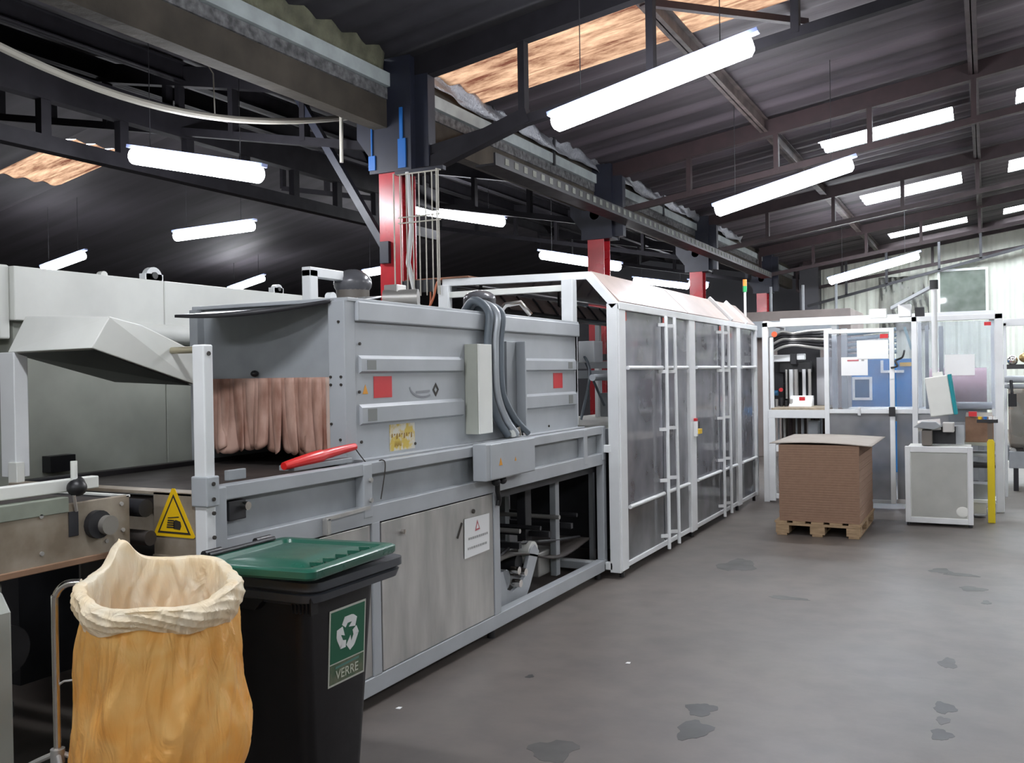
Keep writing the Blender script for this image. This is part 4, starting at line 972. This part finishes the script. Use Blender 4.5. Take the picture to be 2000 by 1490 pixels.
def collar_fn(u, v):
    a = 2*PI*u - PI; zt = ztop(a); hang = .070 + .012*math.sin(2*a+1) + .007*math.sin(5*a) + .025*math.exp(-((a+.1)/.35)**2)
    if v < .45:      # inside wall up to the rim
        t = v/.45; z = zt - .30*(1-t); r = .166 + .020*t
        f = fold(a, z*5, .5) + .004*pleat(11*a+9*z, .5)
    elif v < .62:    # roll over
        t = (v-.45)/.17; r = .186 + .017*(1-math.cos(PI*t)) ; z = zt + .008*math.sin(PI*t); f = fold(a, z*5, .5) + .004*pleat(11*a+9*z, .5)*(1-t)
    else:
        t = (v-.62)/.38; z = zt - hang*t; r = .220 + .010*math.sin(PI*t*1.2) - .006*t*t; f = fold(a, z*6, .55) + .004*pleat(17*a-20*t, .6) - .002
    return bpos(a, r + f, z, 1.03)
build('rolled_rim', MB().grid(collar_fn, 240, 44, 0.0, wrap=True), BAGC, bag, label='paler folded-over rim')
def tip(u, v):
    a = 2.30+.36*u; return bpos(a, .200+.006*v, ztop(a)-.03+.045*v*(1-abs(2*u-1)), 1.03)
build('raised_corner', MB().grid(tip, 8, 6, .0015), BAGC, bag)
sd = thing('sack_stand', 'thin chrome stand holding the yellow sack', 'stand', (-2.40, 1.80, FZ))
PX, PY = -2.405, 1.80
build('post', MB().tube(smooth_pts([(PX,PY,FZ+.02),(PX,PY,.5),(PX,PY,.93),(PX+.005,PY+.002,.985),(PX+.03,PY+.015,1.015),(PX+.07,PY+.035,1.02)], 8), .0105, 12), CHROME, sd)
rg = [bpos(2*PI*i/40, .203, .962) for i in range(41)]
build('hoop', MB().tube(rg, .007, 8), CHROME, sd)
build('hub', MB().cyl((PX,PY,.50),(PX,PY,.54), .02, 14), STEEL, sd)
for a in (2.9, .35, -1.0):
    dx, dy = RGT.x*math.cos(a)+AWY.x*math.sin(a), RGT.y*math.cos(a)+AWY.y*math.sin(a)
    build('leg', MB().tube(smooth_pts([(PX,PY,.53),(PX+.16*dx,PY+.16*dy,.44),(PX+.20*dx,PY+.20*dy,.30),(PX+.22*dx,PY+.22*dy,FZ+.006)], 6), .008, 8), STEEL, sd)
build('side_hook', MB().tube([(PX,PY,.72),(PX+.02,PY+.01,.735),(PX+.06,PY+.03,.74)], .0035, 6), STEEL, sd)

# ================================================================== FAR ENCLOSURE ACROSS THE LINE
fe = thing('gated_enclosure', 'white framed enclosure across the end of the line with tinted panes and gate', 'safety enclosure', (-1.2, 12, FZ))
FY = 11.85
def fpost(x0, x1, z0=FZ, z1=2.19, y=FY, m=WHITE, nm='post'): return P(fe, nm, m, x0, x1, y, y+.06, z0, z1, bevel=.004)
fpost(-2.50, -2.43); fpost(-2.41, -2.37, .05, 2.0)
fpost(-1.68, -1.625, z1=2.15, y=FY+.08); fpost(-0.78, -0.72); fpost(-.52,-.47,z0=1.1,z1=2.1,y=12.6,m=GREY)
fpost(0.085, 0.165)
P(fe, 'top_rail', WHITE, -2.50, 0.165, FY, FY+.06, 2.13, 2.19, bevel=.004)
P(fe, 'rear_top_rail', WHITE, -2.50, 0.10, 13.0, 13.06, 2.22, 2.29, bevel=.004)
for x in (-2.5, .03): P(fe, 'side_top_rail', WHITE, x, x+.06, FY+.06, 13.0, 2.16, 2.21, bevel=.003)
for x in (-2.5, -.8, .05): P(fe, 'rear_post', WHITE, x, x+.06, 13.0, 13.06, FZ, 2.22, bevel=.003)
P(fe, 'mid_rail', WHITE, -0.98, -0.44, FY+.01, FY+.05, 1.06, 1.11, bevel=.003)
P(fe, 'table_rail', WHITE, -2.43, -1.75, FY-.03, FY+.03, 1.00, 1.10, bevel=.004)
P(fe, 'table_leg', WHITE, -2.43, -2.35, FY-.03, FY+.03, FZ+.02, 1.0, bevel=.004)
P(fe, 'table_bottom_rail', WHITE, -2.35, -1.75, FY-.02, FY+.03, 0.0, 0.06, bevel=.003)
P(fe, 'table_shelf', WHITE, -2.35, -2.0, FY+.02, FY+.3, .58, .66, bevel=.003)
P(fe, 'table_top', mat('worn_wood_edge', (.45,.38,.28), .8, noise=.4, scale=14), -2.40, -1.76, FY-.01, 12.9, 1.10, 1.125, bevel=.004)
# gate
gt = P(fe, 'gate_pane', POLYB, -1.70, -1.03, FY-.015, FY-.009, 1.13, 2.0, bevel=0)
for a in ((-1.755,-1.70,FZ+.08,2.07),(-1.02,-.965,FZ+.05,2.07)): build('gate_stile', MB().box(a[0],a[1],FY-.04,FY,a[2],a[3]), WHITE, gt, .004)
build('gate_rail', MB().box(-1.70,-1.02,FY-.04,FY,2.02,2.07), WHITE, gt, .004)
build('gate_rail', MB().box(-1.70,-1.02,FY-.035,FY,1.06,1.11), WHITE, gt, .004)
build('gate_lower_sheet', MB().box(-1.70,-1.02,FY-.02,FY-.012,.03,1.06), FROST, gt)
build('gate_bottom_rail', MB().box(-1.70,-1.02,FY-.035,FY,.0,.04), GREY, gt, .003)
build('gate_latch', MB().box(-1.03,-.96,FY-.06,FY-.04,1.03,1.14), BLACK, gt, .004)
build('latch_knob', MB().cyl((-1.36,FY-.05,1.13),(-1.36,FY-.04,1.04), .018, 10), WHITE, gt)
P(fe, 'tinted_pane', POLYB, -0.95, -0.78, FY+.02, FY+.026, 1.12, 2.12, bevel=0)
P(fe, 'tinted_pane', POLYB, -0.71, 0.08, FY+.02, FY+.026, 1.12, 2.12, bevel=0)
P(fe, 'lower_sheet', FROST, -0.95, -0.78, FY+.02, FY+.026, 0.03, 1.05, bevel=0)
P(fe, 'lower_sheet', SKIRT, -0.71, -0.40, FY+.02, FY+.026, 0.03, 1.05, bevel=0)
for x, z, in ((-.71,.0),):
    P(fe, 'bottom_rail', WHITE, -.96, .09, FY+.01, FY+.05, 0.0, 0.05, bevel=.003)
def sign(x0, x1, z0, z1, nm, lb, y=FY-.022):
    return solo(nm, bx(x0,x1,y-.003,y,z0,z1), PAPER, lb, 'paper sign')
sign(-1.38,-1.03,1.71,1.93,'paper_sign','largest white paper sheet, on the gate pane under the red sticker', FY-.02)
s2 = sign(-1.56,-1.26,1.515,1.735,'paper_sign','white sheet with a red heading, left of the largest sheet on the gate', FY-.016)
hd2 = bx(-1.49,-1.36,FY-.0215,FY-.0200,1.685,1.703); hd2.v = [p - s2.location for p in hd2.v]; o_ = build('red_heading', hd2, INKR, None); o_.parent = s2
hd3 = bx(-1.33,-1.30,FY-.0215,FY-.0200,1.685,1.703); hd3.v = [p - s2.location for p in hd3.v]; o_ = build('small_mark', hd3, INKG, None); o_.parent = s2
sign(-.43,-.12,1.50,1.74,'paper_sign','white sheet on the right-hand tinted pane above the operator panel', FY+.018)
sign(-1.015,-.965,1.47,1.60,'hang_tag','small white tag hanging by the gate stile', FY-.045)
solo('red_sticker', bx(-1.12,-1.03,FY-.0215,FY-.017,1.95,2.0), SIGNRED, 'small red and white sticker at the gate top corner', 'sticker')
solo('red_sticker', bx(-.02,.05,FY+.014,FY+.018,2.06,2.1), SIGNRED, 'small red sticker at the upper right corner of the right tinted pane', 'sticker')
solo('red_reflector', MB().cyl((-2.35,FY+.02,2.04),(-2.35,FY-.0,2.04),.035,16), mat('orange_red', (.75,.12,.04), .4), 'round orange-red disc at the enclosure corner under the top rail', 'reflector')
solo('junction_box', bx(-1.24,-1.05,FY+.02,FY+.14,2.195,2.30), CREAM, 'long pale junction box on the far enclosure top rail', 'junction box', bevel=.006)
solo('junction_box', bx(-.92,-.78,FY-.0,FY+.14,2.195,2.34), PAPER, 'white junction box with black end on the far enclosure top rail', 'junction box', bevel=.006)
solo('camera_box', bx(-.74,-.64,FY+.02,FY+.14,2.195,2.30), DARK, 'small dark box beside the white junction box', 'box', bevel=.006)
# coiled cable by the tag
solo('coiled_cable', MB().tube(smooth_pts([(-.86,FY+.05,1.80),(-.88,FY-.02,1.72),(-.95,FY-.07,1.68),(-.93,FY-.08,1.62),(-1.0,FY-.06,1.60)], 8), .012, 8), BLACK, 'black coiled cable with plug right of the gate', 'cable')

# machinery inside the far enclosure
gm = thing('box_erector', 'machinery with black hoses and pale cylinders inside the far enclosure opening', 'packing machine', (-2.1, 12.6, 1.1))
P(gm, 'mast', DARK, -2.52, -2.38, 12.55, 12.75, 1.125, 1.72, bevel=.006)
P(gm, 'arm', WHITE, -2.48, -2.26, 12.4, 12.5, 1.70, 1.79, bevel=.01)
P(gm, 'arm', WHITE, -2.18, -2.08, 12.4, 12.5, 1.72, 1.80, bevel=.01)
P(gm, 'arm_joint', DARK, -2.26, -2.18, 12.38, 12.5, 1.66, 1.80, bevel=.01)
P(gm, 'carriage', BLACK, -2.42, -2.02, 12.5, 12.6, 1.56, 1.70, bevel=.008)
P(gm, 'back_plate', DARK, -2.5, -1.95, 12.8, 12.83, 1.125, 2.1, bevel=0)
for x, r, m in ((-2.26,.028,WHITE),(-2.20,.028,STEEL),(-2.10,.022,WHITE),(-2.03,.02,STEEL),(-2.32,.015,STEEL)):
    build('cylinder', MB().cyl((x,12.45,1.22),(x,12.45,1.60), r, 14), m, gm)
for i in range(7):
    z = 1.86+.035*i; a = i*.02
    build('black_hose', MB().tube(smooth_pts([(-2.5,12.35+a,z-.05),(-2.36,12.3+a,z+.02),(-2.2,12.3,z+.05-.01*i),(-2.0,12.35+a,z+.02),(-1.72,12.5,z-.03+.01*i)], 6), .017, 8), BLACK if i % 3 else STEEL, gm)
gp_ = build('label_box', MB().prism([(12.25,1.126),(12.45,1.126),(12.45,1.26),(12.38,1.26)], 'x', -2.26, -1.98), PAPER, gm, .004)
build('red_label', MB().box(-2.14,-2.07,12.315,12.33,1.20,1.245), SIGNRED, gp_)
build('blue_part', MB().cyl((-2.48,12.3,1.30),(-2.40,12.3,1.30), .035, 14), mat('blue_part', (.02,.12,.25), .4), gm)
build('red_button', MB().cyl((-2.36,12.3,1.34),(-2.36,12.27,1.34), .025, 14), SIGNRED, gm)
for i in range(5): build('small_fitting', MB().cyl((-2.48+.06*i,12.3,1.126),(-2.48+.06*i,12.3,1.2+.02*(i%3)), .022, 10), (BLACK, STEEL, DARK)[i % 3], gm)
P(gm, 'grey_panel', mat('pale_grey_sheet', (.45,.45,.47)), -1.98, -1.72, 12.7, 12.73, 1.125, 1.75, bevel=0)
for i in range(9): build('lower_rod', MB().cyl((-2.40+.075*i,12.3,.1),(-2.40+.075*i,12.3,.99), .012+.006*(i%3), 8), (GREY,STEEL,REDD,GREY2)[i % 4], gm)
P(gm, 'lower_box', GREY2, -2.0, -1.88, 12.1, 12.3, .6, .95, bevel=.004)
P(gm, 'lower_bin', mat('brown_dark', (.08,.06,.05)), -2.40, -1.76, 12.5, 12.9, .02, .98, bevel=.004)
P(gm, 'white_box', PAPER, -2.33, -2.22, 12.0, 12.15, .10, .22, bevel=.003)
# inner parts behind the tinted panes
im = thing('inner_conveyor', 'grey conveyor and frames behind the tinted panes', 'conveyor', (-.9, 12.6, FZ))
P(im, 'bed', GREY2, -1.6, 0.0, 12.2, 12.9, .95, 1.10, bevel=.004)
build('roller', MB().cyl((-.55,12.15,1.14),(.05,12.15,1.14), .045, 16), GREY, im)
P(im, 'upright', GREY, -1.62, -1.55, 12.3, 12.36, 1.1, 2.1, bevel=.003)
P(im, 'upright', GREY, -.66, -.62, 12.3, 12.36, 1.1, 2.1, bevel=.003)
P(im, 'grey_sheet', mat('pale_grey_sheet', (.45,.45,.47), .5), -1.66, -1.57, 12.85, 12.87, 1.1, 1.70, bevel=0)
for i in range(5): build('blue_grey_duct', MB().cyl((-1.6,12.5,1.75+.07*i),(-1.0,12.6,1.80+.07*i), .025, 10), mat('blue_grey', (.22,.30,.36), .5), im)
for x in (-1.5,-.6,-.1): build('leg', MB().box(x,x+.06,12.3,12.36,FZ,.95), GREY2, im, .003)
build('stay', MB().bar((-.9,12.5,2.1),(-.82,12.5,1.82), .03), mat('teal_grey', (.18,.32,.36), .5), im)

bm_ = thing('blue_machine', 'blue machine cabinet with pale framed window behind the far enclosure', 'machine', (-1.5, 16, FZ))
P(bm_, 'cabinet', BLUEM, -1.95, -1.05, 15.9, 17.0, FZ, 1.74, bevel=.01)
wfr = MB()
for a in ((-1.93,-1.63,1.42,1.46),(-1.93,-1.63,1.09,1.13),(-1.93,-1.89,1.13,1.42),(-1.67,-1.63,1.13,1.42)): wfr.box(a[0],a[1],15.87,15.9,a[2],a[3])
build('window_frame', wfr, WHITE, bm_); P(bm_, 'window_pane', mat('blue_glass', (.02,.10,.22), .1), -1.89, -1.67, 15.88, 15.895, 1.13, 1.42, bevel=0)
wf2 = MB()
for a in ((-1.50,-1.16,1.52,1.56),(-1.50,-1.46,1.56,1.72)): wf2.box(a[0],a[1],15.87,15.9,a[2],a[3])
build('window_frame', wf2, WHITE, bm_)
P(bm_, 'orange_stripe', mat('ochre', (.55,.33,.05), .5), -1.22, -1.05, 15.88, 15.9, 1.62, 1.68, bevel=0)
dr = thing('reel', 'large muted mauve reel behind the right tinted pane', 'reel', (-.45, 15, FZ))
build('drum', MB().cyl((-.75,15.2,1.2),(.0,15.2,1.2), .38, 32), MAUVE, dr)
build('support', MB().box(-.8,.05,15.0,15.4,FZ,.83), GREY2, dr, .01)
bd_ = thing('background_machine', 'grey machine block far behind the enclosures', 'machine', (-3.3, 18, FZ))
P(bd_, 'block', mat('taupe_machine', (.30,.25,.23), .7, noise=.3, scale=2), -4.4, -2.2, 18, 20, FZ, 2.7, bevel=.01)
P(bd_, 'duct', GREY2, -4.2, -2.4, 17.6, 18, 2.2, 2.5, bevel=.01)
for x in (-4.2,-3.7,-3.1,-2.5): build('vent_pipe', MB().cyl((x,18.4,2.7),(x,18.4,3.2), .025, 12), GREY2, bd_)

# ------------------------------------------------------------------ operator panel on its pole
op = thing('operator_panel', 'tilted pale operator panel with teal edge hanging on a white pole', 'control panel', (-.51, 11.3, 1.05))
build('pole', MB().cyl((-.51,11.35,1.50),(-.51,11.35,2.46), .03, 18), WHITE, op)
build('pole_joint', MB().cyl((-.51,11.35,2.46),(-.51,11.35,2.56), .045, 16), DARK, op)
build('arm', MB().bar((-.51,11.35,2.50),(-1.0,12.0,2.31), .035), GREY, op)
MP = Matrix.Translation((-.45,11.35,1.275)) @ Matrix.Rotation(math.radians(-8), 4, 'Y')
build('housing', MB().box(-.135,.10,-.09,.16,-.21,.225).xf(MP), CREAM, op, .012)
build('bezel', MB().box(.10,.135,-.10,.17,-.215,.23).xf(MP), TEAL, op, .006, label='teal front bezel')
build('panel_bracket', MB().box(-.05,.05,-.03,.08,.2,.27).xf(MP), CREAM, op, .004)

# ------------------------------------------------------------------ side cabinet
sc_ = thing('side_cabinet', 'low pale cabinet with white square frame standing on the floor beside the pallet', 'cabinet', (-.45, 10.9, FZ))
CX0, CX1, CY0, CY1, CZ0, CZ1 = -.775, -.135, 10.6, 11.15, -.02, .775
P(sc_, 'cabinet_body', CREAM, CX0+.02, CX1-.02, CY0+.02, CY1, CZ0+.02, CZ1-.01, bevel=.004)
for a in ((CX0,CX0+.05,CZ0,CZ1),(CX1-.05,CX1,CZ0,CZ1),(CX0+.05,CX1-.05,CZ1-.06,CZ1),(CX0+.05,CX1-.05,CZ0,CZ0+.055)):
    P(sc_, 'frame_bar', WHITE, a[0], a[1], CY0, CY0+.04, a[2], a[3], bevel=.004)
P(sc_, 'front_panel', mat('cabinet_panel', (.46,.47,.44), .5, noise=.1), CX0+.06, CX1-.06, CY0+.012, CY0+.022, CZ0+.065, CZ1-.07, bevel=.002)
build('dented_patch', MB().sphere((CX1-.10,CY0+.012,CZ0+.13), .06, sz=.9).xf(Matrix.Translation((0,(CY0+.012)*.9,0)) @ Matrix.Diagonal((1,.1,1,1))), CREAM, sc_)
for x in (CX0+.03, CX1-.03):
    for y in (CY0+.03, CY1-.04): build('foot', MB().cyl((x,y,FZ),(x,y,CZ0+.02), .02, 12), DARK, sc_)
mo = thing('gear_motor', 'brown and silver gear motor sitting on the side cabinet', 'motor', (-.5, 10.9, CZ1))
build('motor_block', MB().box(-.62,-.52,10.75,10.95,CZ1,CZ1+.16), mat('motor_brown', (.13,.115,.10)), mo, .008)
build('motor_body', MB().cyl((-.66,10.85,CZ1+.20),(-.44,10.85,CZ1+.22), .06, 18), STEEL, mo)
build('cover', MB().prism([(-.70,CZ1+.19),(-.62,CZ1+.25),(-.48,CZ1+.25),(-.42,CZ1+.2),(-.5,CZ1+.17)], 'y', 10.72, 10.98), GREY2, mo, .006)
build('end_box', MB().box(-.42,-.31,10.78,10.95,CZ1+.14,CZ1+.24), STEEL, mo, .008)
build('side_plate', MB().box(-.47,-.22,11.0,11.03,CZ1,CZ1+.20), GREY, mo, .004)
build('mount', MB().box(-.60,-.3,10.98,11.06,CZ1,CZ1+.19), DARK, mo, .004)

# ------------------------------------------------------------------ shelf unit with carton and yellow guard
sh = thing('parts_shelf', 'open metal shelf right of the side cabinet', 'shelf', (0, 11.5, FZ))
for z in (.74, .62, .50, .12): P(sh, 'shelf_board', (CREAMD, GREY2, DARK, WHITE)[(.74,.62,.50,.12).index(z)], -.24, .075, 11.3, 11.7, z, z+.035, bevel=.003)
for x in (-.24, .045): P(sh, 'shelf_post', GREY2, x, x+.03, 11.66, 11.7, FZ, .74, bevel=.002)
P(sh, 'shelf_post', GREY2, -.24, -.21, 11.3, 11.33, FZ, .74, bevel=.002)
P(sh, 'shelf_box', GREY2, -.2, .0, 11.35, 11.6, .155, .32, bevel=.006)
P(sh, 'shelf_box', CREAM, -.2, -.02, 11.32, 11.6, .0, .12, bevel=.006)
ca = thing('cardboard_carton', 'brown cardboard carton on the metal shelf', 'box', (-.08, 11.5, .775))
build('carton_body', MB().box(-.215,.06,11.32,11.64,.776,1.05), CARD, ca, .004)
build('carton_flap', MB().bar((-.08,11.32,1.052),(-.08,11.62,1.085), .26, .006), CARDT, ca)
solo('red_tape', bx(-.18,-.10,11.25,11.31,1.06,1.11), SIGNRED, 'small red patch on top of the cardboard carton', 'label')
solo('yellow_guard', MB().prism([(-.005,FZ),(.065,FZ),(.065,.80),(.05,.83),(.01,.83),(-.005,.80)], 'y', 11.02, 11.06), YELLOWG, 'upright yellow guard plate beside the shelf', 'guard', bevel=.006)
bs = thing('button_box', 'small grey button box with yellow, blue and white buttons above the yellow guard', 'button box', (.02, 11.05, .83))
build('box_body', MB().box(-.10,.10,11.0,11.10,1.005,1.04), DARK, bs, .004)
build('stem', MB().box(.0,.05,11.03,11.07,.83,1.005), mat('stem_brown', (.16,.12,.09)), bs)
for x, m in ((-.07,YELLOW),(-.02,mat('button_blue',(.03,.15,.45),.4)),(.03,PAPER),(.07,PAPER)): build('button', MB().cyl((x,11.02,1.04),(x,11.02,1.07), .018, 12), m, bs)

# ------------------------------------------------------------------ right edge things
rf = thing('right_frame', 'white tube frame at the right edge behind the far enclosure', 'frame', (.4, 13.5, FZ))
P(rf, 'upright', WHITE, .19, .225, 13.3, 13.34, FZ, 2.14, bevel=.003)
P(rf, 'top_beam', WHITE, .19, 2.4, 13.3, 13.36, 2.10, 2.19, bevel=.004)
P(rf, 'upright', WHITE, 2.36, 2.4, 13.3, 13.34, FZ, 2.14, bevel=.003)
build('grey_tube', MB().cyl((.20,13.32,1.43),(2.4,13.32,1.43), .045, 16), GREY, rf)
build('grey_tube', MB().cyl((.20,13.32,1.34),(2.4,13.32,1.34), .03, 16), GREY2, rf)
solo('black_handset', add(MB().box(.235,.33,13.23,13.29,1.09,1.25), MB().cyl((.28,13.26,1.25),(.27,13.28,1.42), .018, 10)), BLACK, 'black handset hanging from the grey tube at the right edge', 'handset', bevel=.004)
wp = thing('wrapped_load', 'film-wrapped brown load on the grey conveyor at the right edge', 'wrapped load', (.8, 14.5, .5))
build('carton_stack', MB().box(.27,1.35,14.0,15.1,.52,1.30), mat('tan_carton', (.42,.29,.20), .7), wp, .02)
build('film_wrap', MB().grid(lambda u, v: (.255+1.11*u, 13.985-.006*math.sin(40*u)*math.sin(12*v), .52+.80*v), 30, 10, .003), FILM, wp)
rcv = thing('roller_conveyor', 'grey roller conveyor under the wrapped load at the right edge', 'conveyor', (.8, 14.5, FZ))
P(rcv, 'side_beam', GREY2, .25, 2.4, 13.95, 14.0, .25, .47, bevel=.006)
P(rcv, 'side_beam', GREY2, .25, 2.4, 15.1, 15.15, .25, .47, bevel=.006)
for i in range(12): build('roller', MB().cyl((.3+.17*i,14.0,.48),(.3+.17*i,15.1,.48), .038, 12), STEEL, rcv)
for x in (.3, 2.3): P(rcv, 'leg', DARK, x, x+.06, 13.96, 14.0, FZ, .25, bevel=.003)
cr = thing('silver_machinery', 'cluttered silver machine head above the wrapped load', 'machine', (.5, 16, 1.4))
P(cr, 'head_beam', DARK, .2, 1.6, 16.0, 16.2, 1.55, 1.62, bevel=.004)
P(cr, 'head_post', GREY2, 1.5, 1.6, 16.0, 16.2, FZ, 1.55, bevel=.004)
for i in range(6): build('fitting', MB().sphere((.35+.16*i,16.05,1.68+.04*(i%2)), .075), (CHROME, mat('brass', (.4,.28,.12), .3, metal=.8), DARK)[i % 3], cr)

# ------------------------------------------------------------------ pallet with sheets
pa = thing('wooden_pallet', 'wooden pallet on the floor carrying the stack of brown board sheets', 'pallet', (-1.50, 10.12, FZ), 0.0, local=True)
def lb(nm, m, *a, bevel=.003): return build(nm, MB().box(*a), m, pa, bevel)
for i, x in enumerate((-.34, 0, .34)): lb('bottom_board', WOOD, x-.05, x+.05, -.6, .6, 0, .022)
for x, wd in ((-.335,.065), (0,.07), (.335,.065)):
    for y in (-.53, 0, .53): lb('block', WOOD, x-wd, x+wd, y-.07, y+.07, .022, .10)
for y in (-.53, 0, .53): lb('stringer_board', WOOD, -.4, .4, y-.07, y+.07, .10, .122)
for x in (-.35, -.175, 0, .175, .35): lb('deck_board', WOOD, x-.06, x+.06, -.6, .6, .122, .144)
stack_rot = Matrix.Rotation(math.radians(4.5), 4, 'Z')
ss = thing('board_stack', 'tall stack of brown cardboard sheets on the pallet, seen as a block', 'cardboard stack', (-1.49, 10.12, FZ+.1445), 0.0, local=True)
mbs = MB(); zz = 0; rr = random.Random(5); n = 0
while zz < .735:
    t = .0245; j = .004*(rr.random()-.5); k = .004*(rr.random()-.5)
    mbs.box(-.375+j, .385+j, -.585+k, .56+k, zz, zz+t-.0012); zz += t; n += 1
mbs.box(-.370,.380,-.580,.555,.0,zz-.002)
o_ = build('board_bundle', mbs, CARD, ss); o_['kind'] = 'stuff'
def topf(u, v): return (-.46+.96*u, -.60+1.36*v, zz+.010 + .020*math.sin(PI*u)*(1-.4*v) - .016*u)
build('top_sheet', MB().grid(topf, 20, 12, .007), CARDT, ss, label='paler slightly curled top sheet')

# ------------------------------------------------------------------ floor stains and scraps
floor = bpy.data.objects['floor']
def blob(cx, cy, rx, ry, seed, m, rot=0.0):
    r = random.Random(seed); n = 26; ph = [r.random()*6 for _ in range(3)]; pts = []
    for i in range(n):
        a = 2*PI*i/n; k = 1+.16*math.sin(3*a+ph[0])+.10*math.sin(5*a+ph[1])+.06*math.sin(9*a+ph[2])
        x, y = rx*k*math.cos(a), ry*k*math.sin(a); pts.append((cx+x*math.cos(rot)-y*math.sin(rot), cy+x*math.sin(rot)+y*math.cos(rot)))
    o = build('stain', MB().prism(pts, 'z', FZ+.0002, FZ+.0009), m, None); o.parent = floor
    return o
OIL = mat('oil_stain', (.040,.041,.041), .5, noise=.2)
OIL2 = mat('faint_stain', (.070,.066,.062), .5, noise=.2)
for s in ((-1.22,4.19,.075,.12,1,OIL),(-1.26,4.46,.07,.09,2,OIL),(-.2,4.96,.05,.08,3,OIL),(-.2,4.59,.045,.07,4,OIL),(-.2,4.78,.03,.05,14,OIL2),(-.21,5.72,.045,.10,5,OIL2),(-1.71,3.71,.10,.12,6,OIL2),(-2.24,4.57,.02,.03,7,OIL),(-.11,7.71,.09,.08,8,OIL2),(-.02,7.3,.03,.06,9,OIL2),(-.35,8.3,.08,.10,10,OIL2),(-.2,8.2,.12,.06,11,OIL2),(-1.9,7.9,.15,.25,12,OIL2),(-1.3,6.9,.14,.05,13,OIL2),(-.1,3.95,.06,.03,15,OIL2)):
    blob(*s)
for x, y, lb_ in ((-1.83,5.0,'tiny white scrap on the floor in front of the open bay'),(-2.62,3.86,'tiny white scrap on the floor by the machine foot right of the bin')):
    solo('paper_scrap', MB().prism([(x-.012,y-.01),(x+.012,y-.006),(x+.008,y+.02),(x-.01,y+.015)], 'z', FZ+.0005, FZ+.003), PAPER, lb_, 'scrap')

oc = thing('orange_cable', 'orange-brown cable looping beside the foot of the wire basket tray above the oven', 'cable', (-4.4, 7.0, 2.2))
build('cable', MB().tube(smooth_pts([(-4.62,6.98,2.16),(-4.5,6.97,2.10),(-4.38,6.96,2.14),(-4.30,6.97,2.26),(-4.26,6.98,2.40),(-4.22,7.0,2.44)], 8), .010, 8), mat('orange_cable', (.42,.12,.05), .5), oc)
build('cable', MB().tube(smooth_pts([(-4.62,6.99,2.22),(-4.45,6.98,2.13),(-4.34,6.98,2.2),(-4.33,6.99,2.36),(-4.30,7.0,2.43)], 8), .008, 8), mat('orange_cable', (.42,.12,.05)), oc)
rp = thing('rusty_tray', 'rust-brown cable tray end lying on the enclosure roof beside the red column', 'tray', (-4.4, 7.05, 2.41))
P(rp, 'tray_plate', mat('rust_brown', (.26,.12,.07), .7, noise=.4), -4.60, -3.95, 6.99, 7.30, 2.435, 2.45, bevel=.002)
P(rp, 'tray_edge', DARK, -4.62, -4.28, 6.98, 6.995, 2.33, 2.44, bevel=.002)
